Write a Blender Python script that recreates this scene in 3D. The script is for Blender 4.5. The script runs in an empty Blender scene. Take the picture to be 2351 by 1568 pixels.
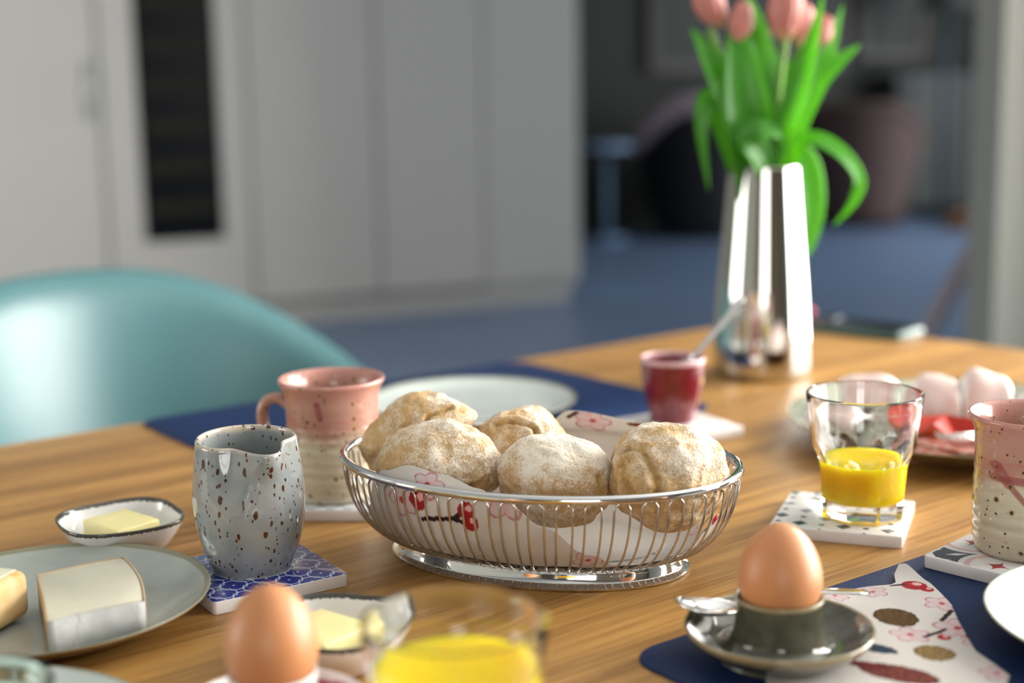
import bpy, bmesh, math, random
from math import sin, cos, pi, radians, exp, sqrt, hypot
from mathutils import Matrix, Vector, noise

S = bpy.context.scene
COL = S.collection
R = radians
TZ = 0.75                       # height of the table top
RA = R(24.0)                    # the room stands turned by this angle

# ------------------------------------------------------------------ camera
cd = bpy.data.cameras.new('camera')
cd.lens = 50.0
cd.sensor_width = 36.0
cd.clip_start = 0.02
cd.clip_end = 60
cd.dof.use_dof = True
cd.dof.focus_distance = 0.925
cd.dof.aperture_fstop = 2.8
cd.dof.aperture_blades = 0
cam = bpy.data.objects.new('camera', cd)
COL.objects.link(cam)
cam.matrix_world = (Matrix.Translation((0, 0, TZ + 0.32))
                    @ Matrix.Rotation(R(90 - 10.1), 4, 'X') @ Matrix.Rotation(R(-1.0), 4, 'Z'))
S.camera = cam

# ------------------------------------------------------------------ world, daylight, exposure
w = bpy.data.worlds.new('sky')
S.world = w
w.use_nodes = True
w.node_tree.nodes['Background'].inputs[0].default_value = (0.75, 0.86, 1.0, 1)
w.node_tree.nodes['Background'].inputs[1].default_value = 0.25


def room(a, b, z=0.0):
    return Vector((a * cos(RA) - b * sin(RA), a * sin(RA) + b * cos(RA), z))


def daylight(name, a, b, z, face, sx, sy, watts, color):
    l = bpy.data.lights.new(name, 'AREA')
    l.shape = 'RECTANGLE'
    l.size, l.size_y = sx, sy
    l.energy = watts
    l.color = color
    o = bpy.data.objects.new(name, l)
    COL.objects.link(o)
    o.location = room(a, b, z)
    d = room(*face) - room(0, 0)
    o.rotation_euler = Vector((d.x, d.y, 0)).to_track_quat('-Z', 'Y').to_euler()
    return o


daylight('daylight_garden_window', 2.92, 0.50, 1.40, (-1, 0), 3.1, 2.0, 245, (1.0, 0.975, 0.93))
daylight('daylight_rear_window', -1.55, -3.12, 1.45, (0, 1), 1.5, 1.6, 34, (1.0, 0.97, 0.93))
daylight('added_cabinet_fill', -4.15, 2.7, 1.45, (1, 0), 2.4, 1.7, 62, (1.0, 0.975, 0.93))  # unseen window light added to brighten the cabinets
daylight('daylight_living_window', 9.12, 5.7, 1.25, (-1, 0), 3.6, 2.1, 165, (0.86, 0.93, 1.0))

S.view_settings.view_transform = 'Standard'
S.view_settings.look = 'None'
S.view_settings.gamma = 1.0
S.view_settings.use_curve_mapping = False
S.view_settings.exposure = 0.66
S.cycles.max_bounces = 10
S.cycles.transmission_bounces = 9
S.cycles.glossy_bounces = 4
S.cycles.diffuse_bounces = 3
S.cycles.use_adaptive_sampling = True
S.cycles.adaptive_threshold = 0.06
S.cycles.adaptive_min_samples = 16
S.cycles.sample_clamp_indirect = 6.0
S.cycles.use_denoising = True

# ------------------------------------------------------------------ shader helper


class X:
    """a float or colour socket with arithmetic that writes Math nodes"""

    def __init__(s, n, sock):
        s.n, s.s = n, sock

    def _m(s, op, *o, **k):
        return s.n.math(op, s, *o, **k)

    def __add__(s, o): return s._m('ADD', o)
    __radd__ = __add__
    def __sub__(s, o): return s._m('SUBTRACT', o)
    def __rsub__(s, o): return s.n.math('SUBTRACT', o, s)
    def __mul__(s, o): return s._m('MULTIPLY', o)
    __rmul__ = __mul__
    def __truediv__(s, o): return s._m('DIVIDE', o)
    def __lt__(s, o): return s._m('LESS_THAN', o)
    def __gt__(s, o): return s._m('GREATER_THAN', o)
    def abs(s): return s._m('ABSOLUTE')
    def sqrt(s): return s._m('SQRT')
    def frac(s): return s._m('FRACT')
    def floor(s): return s._m('FLOOR')
    def sin(s): return s._m('SINE')
    def min(s, o): return s._m('MINIMUM', o)
    def max(s, o): return s._m('MAXIMUM', o)
    def pow(s, o): return s._m('POWER', o)
    def clamp(s):
        r = s._m('ADD', 0.0)
        r.s.node.use_clamp = True
        return r

    def smooth(s, a, b):
        m = s.n.t.nodes.new('ShaderNodeMapRange')
        m.interpolation_type = 'SMOOTHSTEP'
        s.n.put(s, m.inputs['Value'])
        m.inputs['From Min'].default_value = a
        m.inputs['From Max'].default_value = b
        return X(s.n, m.outputs[0])


class Nodes:
    def __init__(s, name):
        s.m = bpy.data.materials.new(name)
        s.m.use_nodes = True
        s.t = s.m.node_tree
        s.b = s.t.nodes['Principled BSDF']
        s.out = s.t.nodes['Material Output']

    def put(s, v, inp):
        if isinstance(v, X):
            s.t.links.new(v.s, inp)
        elif isinstance(v, (tuple, list)):
            inp.default_value = (*v, 1.0) if (len(v) == 3 and inp.type == 'RGBA') else v
        else:
            inp.default_value = v

    def math(s, op, *a):
        n = s.t.nodes.new('ShaderNodeMath')
        n.operation = op
        for i, v in enumerate(a):
            s.put(v, n.inputs[i])
        return X(s, n.outputs[0])

    def obj(s):
        return X(s, s.t.nodes.new('ShaderNodeTexCoord').outputs['Object'])

    def normal(s):
        return X(s, s.t.nodes.new('ShaderNodeTexCoord').outputs['Normal'])

    def sep(s, v):
        n = s.t.nodes.new('ShaderNodeSeparateXYZ')
        s.put(v, n.inputs[0])
        return [X(s, o) for o in n.outputs]

    def comb(s, x, y, z):
        n = s.t.nodes.new('ShaderNodeCombineXYZ')
        for i, v in enumerate((x, y, z)):
            s.put(v, n.inputs[i])
        return X(s, n.outputs[0])

    def scale(s, v, k):
        n = s.t.nodes.new('ShaderNodeVectorMath')
        n.operation = 'MULTIPLY'
        s.put(v, n.inputs[0])
        n.inputs[1].default_value = k if isinstance(k, tuple) else (k, k, k)
        return X(s, n.outputs[0])

    def addv(s, v, k):
        n = s.t.nodes.new('ShaderNodeVectorMath')
        n.operation = 'ADD'
        s.put(v, n.inputs[0])
        s.put(k, n.inputs[1])
        return X(s, n.outputs[0])

    def noise(s, v, scale, detail=4.0, rough=0.55, dist=0.0, color=False):
        n = s.t.nodes.new('ShaderNodeTexNoise')
        s.put(v, n.inputs['Vector'])
        n.inputs['Scale'].default_value = scale
        n.inputs['Detail'].default_value = detail
        n.inputs['Roughness'].default_value = rough
        n.inputs['Distortion'].default_value = dist
        return X(s, n.outputs['Color' if color else 'Fac'])

    def voro(s, v, scale, feature='F1'):
        n = s.t.nodes.new('ShaderNodeTexVoronoi')
        n.feature = feature
        s.put(v, n.inputs['Vector'])
        n.inputs['Scale'].default_value = scale
        if feature == 'F1':
            return X(s, n.outputs['Distance']), s.sepc(X(s, n.outputs['Color']))
        return X(s, n.outputs['Distance'])

    def sepc(s, c):
        n = s.t.nodes.new('ShaderNodeSeparateColor')
        s.put(c, n.inputs[0])
        return [X(s, o) for o in n.outputs]

    def attr(s, name):
        n = s.t.nodes.new('ShaderNodeAttribute')
        n.attribute_name = name
        return X(s, n.outputs['Color'])

    def attrf(s, name):
        n = s.t.nodes.new('ShaderNodeAttribute')
        n.attribute_name = name
        return X(s, n.outputs['Fac'])

    def mix(s, f, a, b, mode='MIX'):
        n = s.t.nodes.new('ShaderNodeMix')
        n.data_type = 'RGBA'
        n.blend_type = mode
        s.put(f, n.inputs[0])
        s.put(a, n.inputs[6])
        s.put(b, n.inputs[7])
        return X(s, n.outputs[2])

    def bump(s, h, strength=0.3, dist=0.001):
        n = s.t.nodes.new('ShaderNodeBump')
        n.inputs['Strength'].default_value = strength
        n.inputs['Distance'].default_value = dist
        s.put(h, n.inputs['Height'])
        s.t.links.new(n.outputs[0], s.b.inputs['Normal'])

    def set(s, **k):
        names = dict(color='Base Color', rough='Roughness', metal='Metallic', ior='IOR', trans='Transmission Weight',
                     sss='Subsurface Weight', sssr='Subsurface Radius', ssss='Subsurface Scale', coat='Coat Weight',
                     coatr='Coat Roughness', spec='Specular IOR Level', sheen='Sheen Weight', alpha='Alpha')
        for q, v in k.items():
            s.put(v, s.b.inputs[names[q]])
        return s.m


def speckle(n, v, scale, size, lo=0.0):
    """round speckles of uneven size"""
    d, c = n.voro(v, scale)
    return d < ((c[0] - lo).max(0.0) * size)


def plain(name, color, rough=0.5, **k):
    n = Nodes(name)
    return n.set(color=color, rough=rough, **k)


# ------------------------------------------------------------------ mesh helpers


def link(name, me, mat=None, parent=None, loc=None, rotz=0.0, smooth=True, sharp=None):
    o = bpy.data.objects.new(name, me)
    COL.objects.link(o)
    if mat:
        me.materials.append(mat)
    if smooth:
        me.shade_smooth()
        if sharp is not None:
            me.set_sharp_from_angle(angle=R(sharp))
    if parent is not None:
        o.parent = parent
    if loc is not None:
        o.location = loc
    o.rotation_euler = (0, 0, rotz)
    return o


def mesh(vs, fs):
    me = bpy.data.meshes.new('m')
    me.from_pydata([tuple(v) for v in vs], [], fs)
    bm = bmesh.new()
    bm.from_mesh(me)
    bmesh.ops.remove_doubles(bm, verts=bm.verts, dist=1e-7)
    bmesh.ops.recalc_face_normals(bm, faces=bm.faces)
    bm.to_mesh(me)
    bm.free()
    return me


def raw(vs, fs):
    me = bpy.data.meshes.new('m')
    me.from_pydata([tuple(v) for v in vs], [], fs)
    me.update()
    return me


def thing(name, label, cat, loc=(0, 0, 0), rotz=0.0, group=None):
    o = bpy.data.objects.new(name, None)
    COL.objects.link(o)
    o.empty_display_size = 0.02
    o.location = loc
    o.rotation_euler = (0, 0, rotz)
    return tag(o, label, cat, group)


def tag(o, label, cat, group=None):
    o['label'] = label
    o['category'] = cat
    if group:
        o['group'] = group
    return o


def struct(o):
    o['kind'] = 'structure'
    return o


def lathe(prof, segs=64, fn=None):
    vs, fs, rings = [], [], []
    for r, z in prof:
        if r <= 1e-6:
            rings.append([len(vs)])
            vs.append((0, 0, z))
        else:
            ids = []
            for i in range(segs):
                t = 2 * pi * i / segs
                rr, zz = (fn(t, r, z) if fn else (r, z))
                ids.append(len(vs))
                vs.append((rr * cos(t), rr * sin(t), zz))
            rings.append(ids)
    for a, b in zip(rings, rings[1:]):
        if len(a) == 1 and len(b) == 1:
            continue
        if len(a) == 1:
            fs += [(a[0], b[(i + 1) % segs], b[i]) for i in range(segs)]
        elif len(b) == 1:
            fs += [(a[i], a[(i + 1) % segs], b[0]) for i in range(segs)]
        else:
            fs += [(a[i], a[(i + 1) % segs], b[(i + 1) % segs], b[i]) for i in range(segs)]
    return mesh(vs, fs)


def cr(pts, n):
    """Catmull-Rom through points (tuples of any length)"""
    P = [tuple(2 * a - b for a, b in zip(pts[0], pts[1]))] + list(pts) + [tuple(2 * a - b for a, b in zip(pts[-1], pts[-2]))]
    out = []
    for k in range(len(pts) - 1):
        p0, p1, p2, p3 = P[k:k + 4]
        for i in range(n):
            t = i / n
            out.append(tuple(.5 * (2 * b + (c - a) * t + (2 * a - 5 * b + 4 * c - d) * t * t + (3 * b - a - 3 * c + d) * t ** 3)
                             for a, b, c, d in zip(p0, p1, p2, p3)))
    out.append(tuple(pts[-1]))
    return out


def tube(path, rad, segs=8, closed=False, flat=1.0, cap=True, up=None):
    """sweep a circle (squashed by flat) along a path; rad is a number or a list"""
    n = len(path)
    path = [Vector(p) for p in path]
    if not isinstance(rad, (list, tuple)):
        rad = [rad] * n
    vs, fs = [], []
    N = None
    for i, p in enumerate(path):
        if closed:
            T = (path[(i + 1) % n] - path[i - 1]).normalized()
        else:
            T = (path[min(i + 1, n - 1)] - path[max(i - 1, 0)]).normalized()
        if N is None:
            ref = Vector(up) if up else (Vector((0, 0, 1)) if abs(T.z) < .9 else Vector((1, 0, 0)))
            N = (ref - T * ref.dot(T)).normalized()
        else:
            N = (N - T * N.dot(T)).normalized()
        B = T.cross(N)
        for k in range(segs):
            a = 2 * pi * k / segs
            vs.append(p + (N * cos(a) * flat + B * sin(a)) * rad[i])
    m = n if closed else n - 1
    for i in range(m):
        j = (i + 1) % n
        for k in range(segs):
            l = (k + 1) % segs
            fs.append((i * segs + k, i * segs + l, j * segs + l, j * segs + k))
    if cap and not closed:
        fs.append(tuple(range(segs)))
        fs.append(tuple((n - 1) * segs + k for k in range(segs)))
    return vs, fs


def tubem(*a, **k):
    return mesh(*tube(*a, **k))


def box(x0, x1, y0, y1, z0, z1, bev=0.0, seg=2):
    bm = bmesh.new()
    v = [bm.verts.new((x, y, z)) for x in (x0, x1) for y in (y0, y1) for z in (z0, z1)]
    for f in ((0, 1, 3, 2), (4, 6, 7, 5), (0, 4, 5, 1), (2, 3, 7, 6), (0, 2, 6, 4), (1, 5, 7, 3)):
        bm.faces.new([v[i] for i in f])
    bmesh.ops.recalc_face_normals(bm, faces=bm.faces)
    if bev:
        bmesh.ops.bevel(bm, geom=bm.edges[:] + bm.verts[:], offset=bev, segments=seg, affect='EDGES', profile=.5)
    me = bpy.data.meshes.new('m')
    bm.to_mesh(me)
    bm.free()
    return me


def rounded(hx, hy, r, n=6):
    out = []
    for cx, cy, a0 in ((hx - r, hy - r, 0), (-hx + r, hy - r, 90), (-hx + r, -hy + r, 180), (hx - r, -hy + r, 270)):
        for i in range(n + 1):
            a = R(a0 + 90 * i / n)
            out.append((cx + r * cos(a), cy + r * sin(a)))
    return out


def slab(outline, z0, z1, bev=0.0, seg=2):
    bm = bmesh.new()
    lo = [bm.verts.new((x, y, z0)) for x, y in outline]
    hi = [bm.verts.new((x, y, z1)) for x, y in outline]
    n = len(lo)
    top = bm.faces.new(hi)
    bot = bm.faces.new(lo[::-1])
    for i in range(n):
        bm.faces.new((lo[i], lo[(i + 1) % n], hi[(i + 1) % n], hi[i]))
    if bev:
        es = [e for e in bm.edges if e in set(top.edges) or e in set(bot.edges)]
        bmesh.ops.bevel(bm, geom=es, offset=bev, segments=seg, affect='EDGES', profile=.5)
    bmesh.ops.recalc_face_normals(bm, faces=bm.faces)
    me = bpy.data.meshes.new('m')
    bm.to_mesh(me)
    bm.free()
    return me


def solid(o, t, off=0.0):
    m = o.modifiers.new('thickness', 'SOLIDIFY')
    m.thickness = t
    m.offset = off
    return o


def subd(o, l=2):
    m = o.modifiers.new('smooth', 'SUBSURF')
    m.levels = m.render_levels = l
    return o


def interp(pts, x):
    if x <= pts[0][0]:
        return pts[0][1]
    for (a, va), (b, vb) in zip(pts, pts[1:]):
        if x <= b:
            t = (x - a) / (b - a)
            t = t * t * (3 - 2 * t)
            return va + (vb - va) * t
    return pts[-1][1]


def sstep(a, b, x):
    t = min(1, max(0, (x - a) / (b - a)))
    return t * t * (3 - 2 * t)


# ------------------------------------------------------------------ materials
def m_wood():
    n = Nodes('oak')
    x, y, z = n.sep(n.obj())
    strip = (y / 0.115 + 0.35).floor()
    p = n.comb(x + strip * 3.17, y, z)
    warp = n.noise(n.scale(p, (1.2, 6, 6)), 1.0, 3)
    g1 = n.noise(n.comb(x * 1.6 + strip * 5.3, y * 120 + warp * 6, z * 20), 1.0, 5, .6)
    g2 = n.noise(n.comb(x * 12 + strip * 9.1, y * 420 + warp * 14, z * 60), 1.0, 3, .6)
    g3 = n.noise(n.comb(x * 0.9 + strip * 2.7, y * 34 + warp * 3, z), 1.0, 2, .5)
    t = (g1 * .55 + g3 * .45).smooth(.38, .62)
    c = n.mix(t, (.215, .092, .016), (.46, .235, .058))
    c = n.mix((g2.smooth(.42, .64)) * .45, c, (.53, .30, .095))
    pore = n.noise(n.comb(x * 26, y * 700, 0.0), 1.0, 2, .6).smooth(.30, .40)
    c = n.mix((1 - pore) * .45, c, (.17, .072, .015))
    n.bump(g2 * .7 + pore * .6, .22, .0006)
    return n.set(color=c, rough=n.math('ADD', g1 * .16, .36), spec=.55)


OAK = m_wood()


def m_glaze(name, base, rim=None, spots=None, rough=.12):
    n = Nodes(name)
    return n


def m_plate(name, top, edge, under, rr, rz):
    """stoneware plate: pale glaze, darker line on the rim, bare brownish underside"""
    n = Nodes(name)
    o = n.obj()
    x, y, z = n.sep(o)
    r = (x * x + y * y).sqrt()
    cl = n.noise(o, 22, 4)
    st = n.noise(n.scale(o, (14, 60, 20)), 1.0, 3, .6)
    c = n.mix(cl.smooth(.35, .65) * .55, top, tuple(v * .84 for v in top))
    c = n.mix(st.smooth(.5, .75) * .3, c, tuple(v * .72 for v in top))
    c = n.mix(speckle(n, o, 55, .10, .45), c, (.10, .07, .05))
    c = n.mix((r + cl * .003).smooth(rr - .0034, rr - .0012), c, edge)
    nz = n.sep(n.normal())[2]
    c = n.mix((nz * -1.0).smooth(.05, .3), c, under)
    n.bump(cl, .15, .002)
    return n.set(color=c, rough=.16, coat=.25, coatr=.06)


PLATE = m_plate('celadon_glaze', (.43, .465, .42), (.25, .24, .15), (.20, .13, .06), .100, .02)
PLATE_PALE = m_plate('pale_celadon_glaze', (.60, .655, .62), (.30, .30, .21), (.22, .17, .09), .105, .02)
PLATE_OLIVE = m_plate('olive_glaze', (.36, .38, .30), (.23, .20, .11), (.17, .12, .05), .155, .02)

CHROME = plain('polished_steel', (.74, .735, .72), .06, metal=1.0)
WIRE = plain('polished_wire', (.62, .60, .57), .14, metal=1.0)
SILVER = plain('cutlery_steel', (.78, .77, .75), .10, metal=1.0)


def m_mat():
    n = Nodes('navy_leather')
    o = n.obj()
    d, c = n.voro(o, 650)
    n.bump(d, .35, .0006)
    v = n.noise(o, 9, 3)
    return n.set(color=n.mix(v, (.006, .020, .074), (.010, .028, .092)), rough=.55, spec=.16)


NAVY = m_mat()


def m_ceramic_edge(n):
    return (.80, .77, .74)


def tile_uv(n, side):
    o = n.obj()
    x, y, z = n.sep(o)
    return o, x / side + .5, y / side + .5, z


def top_only(n, z, col, body=(.78, .75, .73), zt=.0086):
    return n.mix(z > zt, body, col)


def m_blue_tile():
    n = Nodes('blue_lattice_tile')
    o, u, v, z = tile_uv(n, .093)

    def lat(du, dv):
        a = (u * 4.15 + du).frac() - .5
        b = (v * 4.15 + dv).frac() - .5
        a, b = a.abs(), b.abs()
        q = .180
        d1 = ((a - q) * (a - q) + b * b).sqrt()
        d2 = (a * a + (b - q) * (b - q)).sqrt()
        c0 = (a * a + b * b).sqrt()
        return d1.min(d2), c0
    d1, c1 = lat(0.0, 0.0)
    d2, c2 = lat(0.5, 0.5)
    d = d1.min(d2) - .170
    cc = c1.min(c2)
    line = (d - .040).abs() < .020
    dot = cc < .045
    w = line.max(dot)
    c = n.mix(w, (.018, .026, .25), (.56, .64, .74))
    return n.set(color=top_only(n, z, c), rough=.22, coat=.3, coatr=.05)


def m_diamond_tile():
    n = Nodes('diamond_tile')
    o, u, v, z = tile_uv(n, .093)

    def cell(du, dv):
        return ((u * 3.0 + du).frac() - .5).abs(), ((v * 3.0 + dv).frac() - .5).abs()
    a, b = cell(.35, .62)
    a2, b2 = cell(.85, .12)
    dia = ((a + b) < .185).max((a2 + b2) < .185)
    p, q = cell(.85, .62)
    p2, q2 = cell(.35, .12)
    dots = ((p * p + q * q).sqrt() < .074).max((p2 * p2 + q2 * q2).sqrt() < .074)
    e1 = ((p + q) - .25).abs()
    e2 = ((p2 + q2) - .25).abs()
    pink = (e1.min(e2)) < .028
    c = n.mix(pink, (.80, .79, .76), (.78, .69, .64))
    c = n.mix(dia, c, (.035, .06, .085))
    c = n.mix(dots, c, (.03, .075, .085))
    return n.set(color=top_only(n, z, c, (.74, .70, .69)), rough=.22, coat=.3, coatr=.05)


def m_star_tile():
    n = Nodes('star_tile')
    o, u, v, z = tile_uv(n, .093)
    p = (u - .5).abs().max(0.0)
    # four white roundels near the edge middles, a dark field with pale leaves between them
    def ro(cx, cy):
        dx, dy = u - cx, v - cy
        return (dx * dx + dy * dy).sqrt(), dx.abs(), dy.abs()
    R4 = [ro(.5, .13), ro(.13, .5), ro(.5, .87), ro(.87, .5)]
    near = R4[0][0].min(R4[1][0]).min(R4[2][0].min(R4[3][0]))
    star = None
    for r_, dx, dy in R4:
        q = (dx.sqrt() + dy.sqrt()) < .335
        star = q if star is None else star.max(q)
    cu, cv = (u - .5).abs(), (v - .5).abs()
    dg = (cu - cv).abs()
    cd_ = cu + cv
    leaf = (dg < (.034 - (cd_ - .66).abs() * .30)).max((dg - .16).abs() < (.022 - (cd_ - .82).abs() * .40))
    edge_ = cu.max(cv) > .478
    corner = cd_ > .89
    dark = (near > .265) * (1 - leaf) * (1 - edge_) * (1 - corner)
    ring = ((near - .205).abs() < .020)
    c = n.mix(ring, (.76, .745, .73), (.70, .46, .43))
    c = n.mix(dark, c, (.050, .048, .058))
    c = n.mix(star, c, (.36, .02, .032))
    return n.set(color=top_only(n, z, c), rough=.22, coat=.3, coatr=.05)


def m_grey_tile():
    n = Nodes('grey_scroll_tile')
    o, u, v, z = tile_uv(n, .093)
    s1 = ((u * 40).sin() * (v * 40).sin() + (n.noise(o, 130, 2) - .5) * 1.5)
    c = n.mix(s1.smooth(-.15, .15), (.74, .75, .76), (.46, .50, .53))
    return n.set(color=top_only(n, z, c), rough=.25, coat=.3)


def m_white_tile():
    n = Nodes('white_tile')
    o, u, v, z = tile_uv(n, .093)
    c = n.mix(n.noise(o, 60, 3).smooth(.4, .7) * .4, (.80, .77, .75), (.70, .66, .65))
    return n.set(color=c, rough=.3)


def m_jug():
    n = Nodes('grey_speckled_glaze')
    o = n.obj()
    x, y, z = n.sep(o)
    st = n.scale(o, (1, 1, .55))
    cl = n.noise(o, 40, 3)
    c = n.mix(cl.smooth(.3, .7), (.235, .265, .275), (.31, .33, .325))
    rimw = (z + (cl - .5) * .006).smooth(.0845, .0885)
    c = n.mix(rimw * .75, c, (.60, .50, .38))
    wp = n.addv(st, n.scale(n.noise(o, 260, 2, color=True), (.0016, .0016, .0022)))
    sp = speckle(n, wp, 175, .46, .30)
    sp2 = speckle(n, n.addv(wp, (.31, .2, .7)), 360, .56, .36)
    halo = speckle(n, wp, 175, .62, .30)
    c = n.mix(halo * .35, c, (.36, .22, .10))
    c = n.mix(sp.max(sp2), c, (.060, .022, .012))
    n.bump(cl * .5 - sp * .3, .12, .001)
    return n.set(color=c, rough=.10, coat=.6, coatr=.03)


def m_mug(drips):
    n = Nodes('pink_stoneware')
    o = n.obj()
    x, y, z = n.sep(o)
    ang = n.math('ARCTAN2', y, x)
    wob = n.noise(n.comb(ang * 1.0, z * 3, 0.0), 1.6, 3)
    edge = z + (wob - .5) * .028
    top = edge.smooth(.044, .062)
    body = n.mix(n.noise(n.scale(o, (8, 8, 120)), 1, 3).smooth(.3, .7), (.50, .44, .32), (.60, .54, .41))
    pinkn = n.noise(o, 30, 3).smooth(.3, .75)
    pink = n.mix(pinkn, (.46, .245, .185), (.385, .165, .128))
    deep = z.smooth(.074, .092)
    pink = n.mix(deep * .55, pink, (.50, .20, .175))
    c = n.mix(top * .92, body, pink)
    groove = ((z * 1.0 - .0655).abs() < .0009).max((z - .0595).abs() < .0008)
    c = n.mix(groove * top * .4, c, (.42, .12, .11))
    for (x0, z0, x1, z1, rad) in drips:
        dx, dz = x1 - x0, z1 - z0
        L2 = dx * dx + dz * dz
        t = (((x - x0) * dx + (z - z0) * dz) / L2).max(0.0).min(1.0)
        ex = x - x0 - t * dx
        ez = z - z0 - t * dz
        d = (ex * ex + ez * ez).sqrt()
        mk = (d * -1.0).smooth(-rad * 1.25, -rad * .6) * (y < 0.0)
        c = n.mix(mk * .80, c, (.27, .055, .055))
    wp = n.addv(o, n.scale(n.noise(o, 300, 2, color=True), .0012))
    s1 = speckle(n, wp, 140, .36, .36)
    s2 = speckle(n, n.addv(wp, (.4, .1, .9)), 280, .46, .42)
    c = n.mix(speckle(n, wp, 140, .62, .36) * .4, c, (.38, .22, .08))
    c = n.mix(s1.max(s2), c, (.055, .035, .02))
    n.bump(n.noise(n.scale(o, (6, 6, 160)), 1, 2), .18, .0012)
    return n.set(color=c, rough=.20, coat=.25, coatr=.08)


def m_egg():
    n = Nodes('brown_eggshell')
    o = n.obj()
    v = n.noise(o, 28, 4)
    f = n.noise(o, 900, 2)
    c = n.mix(v, (.50, .205, .080), (.57, .25, .105))
    n.bump(f, .12, .0004)
    return n.set(color=c, rough=.42)


EGG = m_egg()


def m_green_glaze():
    n = Nodes('olive_drip_glaze')
    o = n.obj()
    x, y, z = n.sep(o)
    r = (x * x + y * y).sqrt()
    v = n.noise(o, 60, 4)
    c = n.mix(v.smooth(.35, .7), (.048, .050, .030), (.095, .092, .062))
    rim = ((r + (v - .5) * .002) > .0508).max((z > .0338) * (r > .0))
    c = n.mix(rim * .9, c, (.27, .22, .12))
    c = n.mix(n.noise(o, 35, 2).smooth(.62, .72) * .5, c, (.20, .07, .035))
    return n.set(color=c, rough=.09, coat=.6, coatr=.04)


def m_pink_saucer():
    n = Nodes('rose_and_cream_glaze')
    o = n.obj()
    x, y, z = n.sep(o)
    r = (x * x + y * y).sqrt()
    v = n.noise(o, 50, 3)
    c = n.mix(((r + (v - .5) * .006) > .0425), (.34, .075, .095), (.68, .60, .56))
    c = n.mix(z > .021, c, (.70, .68, .66))
    return n.set(color=c, rough=.15, coat=.4)


def m_butter_dish():
    n = Nodes('white_porcelain_dark_rim')
    o = n.obj()
    x, y, z = n.sep(o)
    e = z + (n.noise(o, 420, 3) - .5) * .0034
    c = n.mix(e.smooth(.0236, .0241), (.80, .79, .77), (.060, .055, .045))
    return n.set(color=c, rough=.12, coat=.5, coatr=.04)


def m_butter():
    n = Nodes('butter')
    o = n.obj()
    v = n.noise(o, 90, 4)
    c = n.mix(v, (.90, .78, .33), (.93, .84, .44))
    n.bump(v, .3, .0012)
    return n.set(color=c, rough=.38, sss=.12, sssr=(1, .8, .3), ssss=.004)


def m_bread():
    n = Nodes('floured_crust')
    o = n.obj()
    a = n.attrf('crack')
    fl = n.attrf('flour')
    big = n.noise(o, 38, 5, .6, .4)
    mid = n.noise(o, 130, 5, .65)
    fine = n.noise(o, 700, 3, .6)
    crust = n.mix(mid.smooth(.3, .7), (.50, .31, .13), (.60, .405, .20))
    crust = n.mix(big.smooth(.52, .78) * .55, crust, (.37, .20, .075))
    m = (big * .34 + mid * .30 + fine * .36 + fl * .30)
    c = n.mix(m.smooth(.49, .68) * .95, crust, (.82, .745, .63))
    gold = n.mix(mid.smooth(.35, .65), (.34, .185, .06), (.58, .38, .14))
    c = n.mix(a.clamp() * .9, c, gold)
    n.bump(big * .35 + mid * .75 + fine * .45, .85, .0032)
    return n.set(color=c, rough=.82, spec=.25)


BREAD = m_bread()


def m_paper(name):
    n = Nodes(name)
    c = n.attr('print')
    b = n.noise(n.obj(), 600, 2)
    n.bump(b, .12, .0004)
    m = n.set(color=c, rough=.75, spec=.2)
    tr = n.t.nodes.new('ShaderNodeBsdfTranslucent')
    n.put(c, tr.inputs[0])
    mx = n.t.nodes.new('ShaderNodeMixShader')
    mx.inputs[0].default_value = .30
    n.t.links.new(n.b.outputs[0], mx.inputs[1])
    n.t.links.new(tr.outputs[0], mx.inputs[2])
    n.t.links.new(mx.outputs[0], n.out.inputs[0])
    return m


PAPER = m_paper('printed_tissue')


def m_leaf(name, dark, light, trans, foot=None):
    n = Nodes(name)
    o = n.obj()
    x, y, z = n.sep(o)
    u = n.sep(n.attr('along'))
    st = n.noise(n.comb(u[0] * 60, u[1] * 2.0, 0.0), 1.0, 3)
    c = n.mix(st.smooth(.3, .7), dark, light)
    if foot:
        c = n.mix((u[1] * -1.0 + (st - .5) * .2).smooth(-.34, -.05), c, foot)
        c = n.mix((u[0] - .5).abs().smooth(.30, .5) * .45, c, (.88, .62, .56))
    m = n.set(color=c, rough=.32, spec=.5)
    tr = n.t.nodes.new('ShaderNodeBsdfTranslucent')
    tr.inputs[0].default_value = (*trans, 1)
    mx = n.t.nodes.new('ShaderNodeMixShader')
    mx.inputs[0].default_value = .48
    n.t.links.new(n.b.outputs[0], mx.inputs[1])
    n.t.links.new(tr.outputs[0], mx.inputs[2])
    n.t.links.new(mx.outputs[0], n.out.inputs[0])
    return m


LEAF = m_leaf('tulip_leaf', (.045, .22, .022), (.10, .36, .045), (.34, .74, .02))
PETAL = m_leaf('tulip_petal', (.70, .22, .20), (.84, .47, .40), (.85, .35, .28), (.80, .68, .36))
STEM = plain('tulip_stem', (.20, .40, .06), .4)


def m_glass():
    n = Nodes('clear_glass')
    return n.set(color=(.985, .99, .985), rough=.0, trans=1.0, ior=1.48)


GLASS = m_glass()


def m_juice():
    n = Nodes('orange_juice')
    return n.set(color=(1.0, .68, .0), rough=.12, sss=1.0, sssr=(1.0, .75, .12), ssss=.016)


JUICE = m_juice()
PAINT = plain('warm_grey_lacquer', (.60, .575, .525), .45)
SHADOWGAP = plain('cabinet_carcass', (.16, .16, .155), .6)
WALLP = plain('wall_paint', (.45, .45, .395), .8)
WALLR = plain('umber_wall_paint', (.11, .085, .06), .8)
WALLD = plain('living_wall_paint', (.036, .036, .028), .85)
CEIL = plain('ceiling_paint', (.50, .50, .48), .9)


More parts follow.
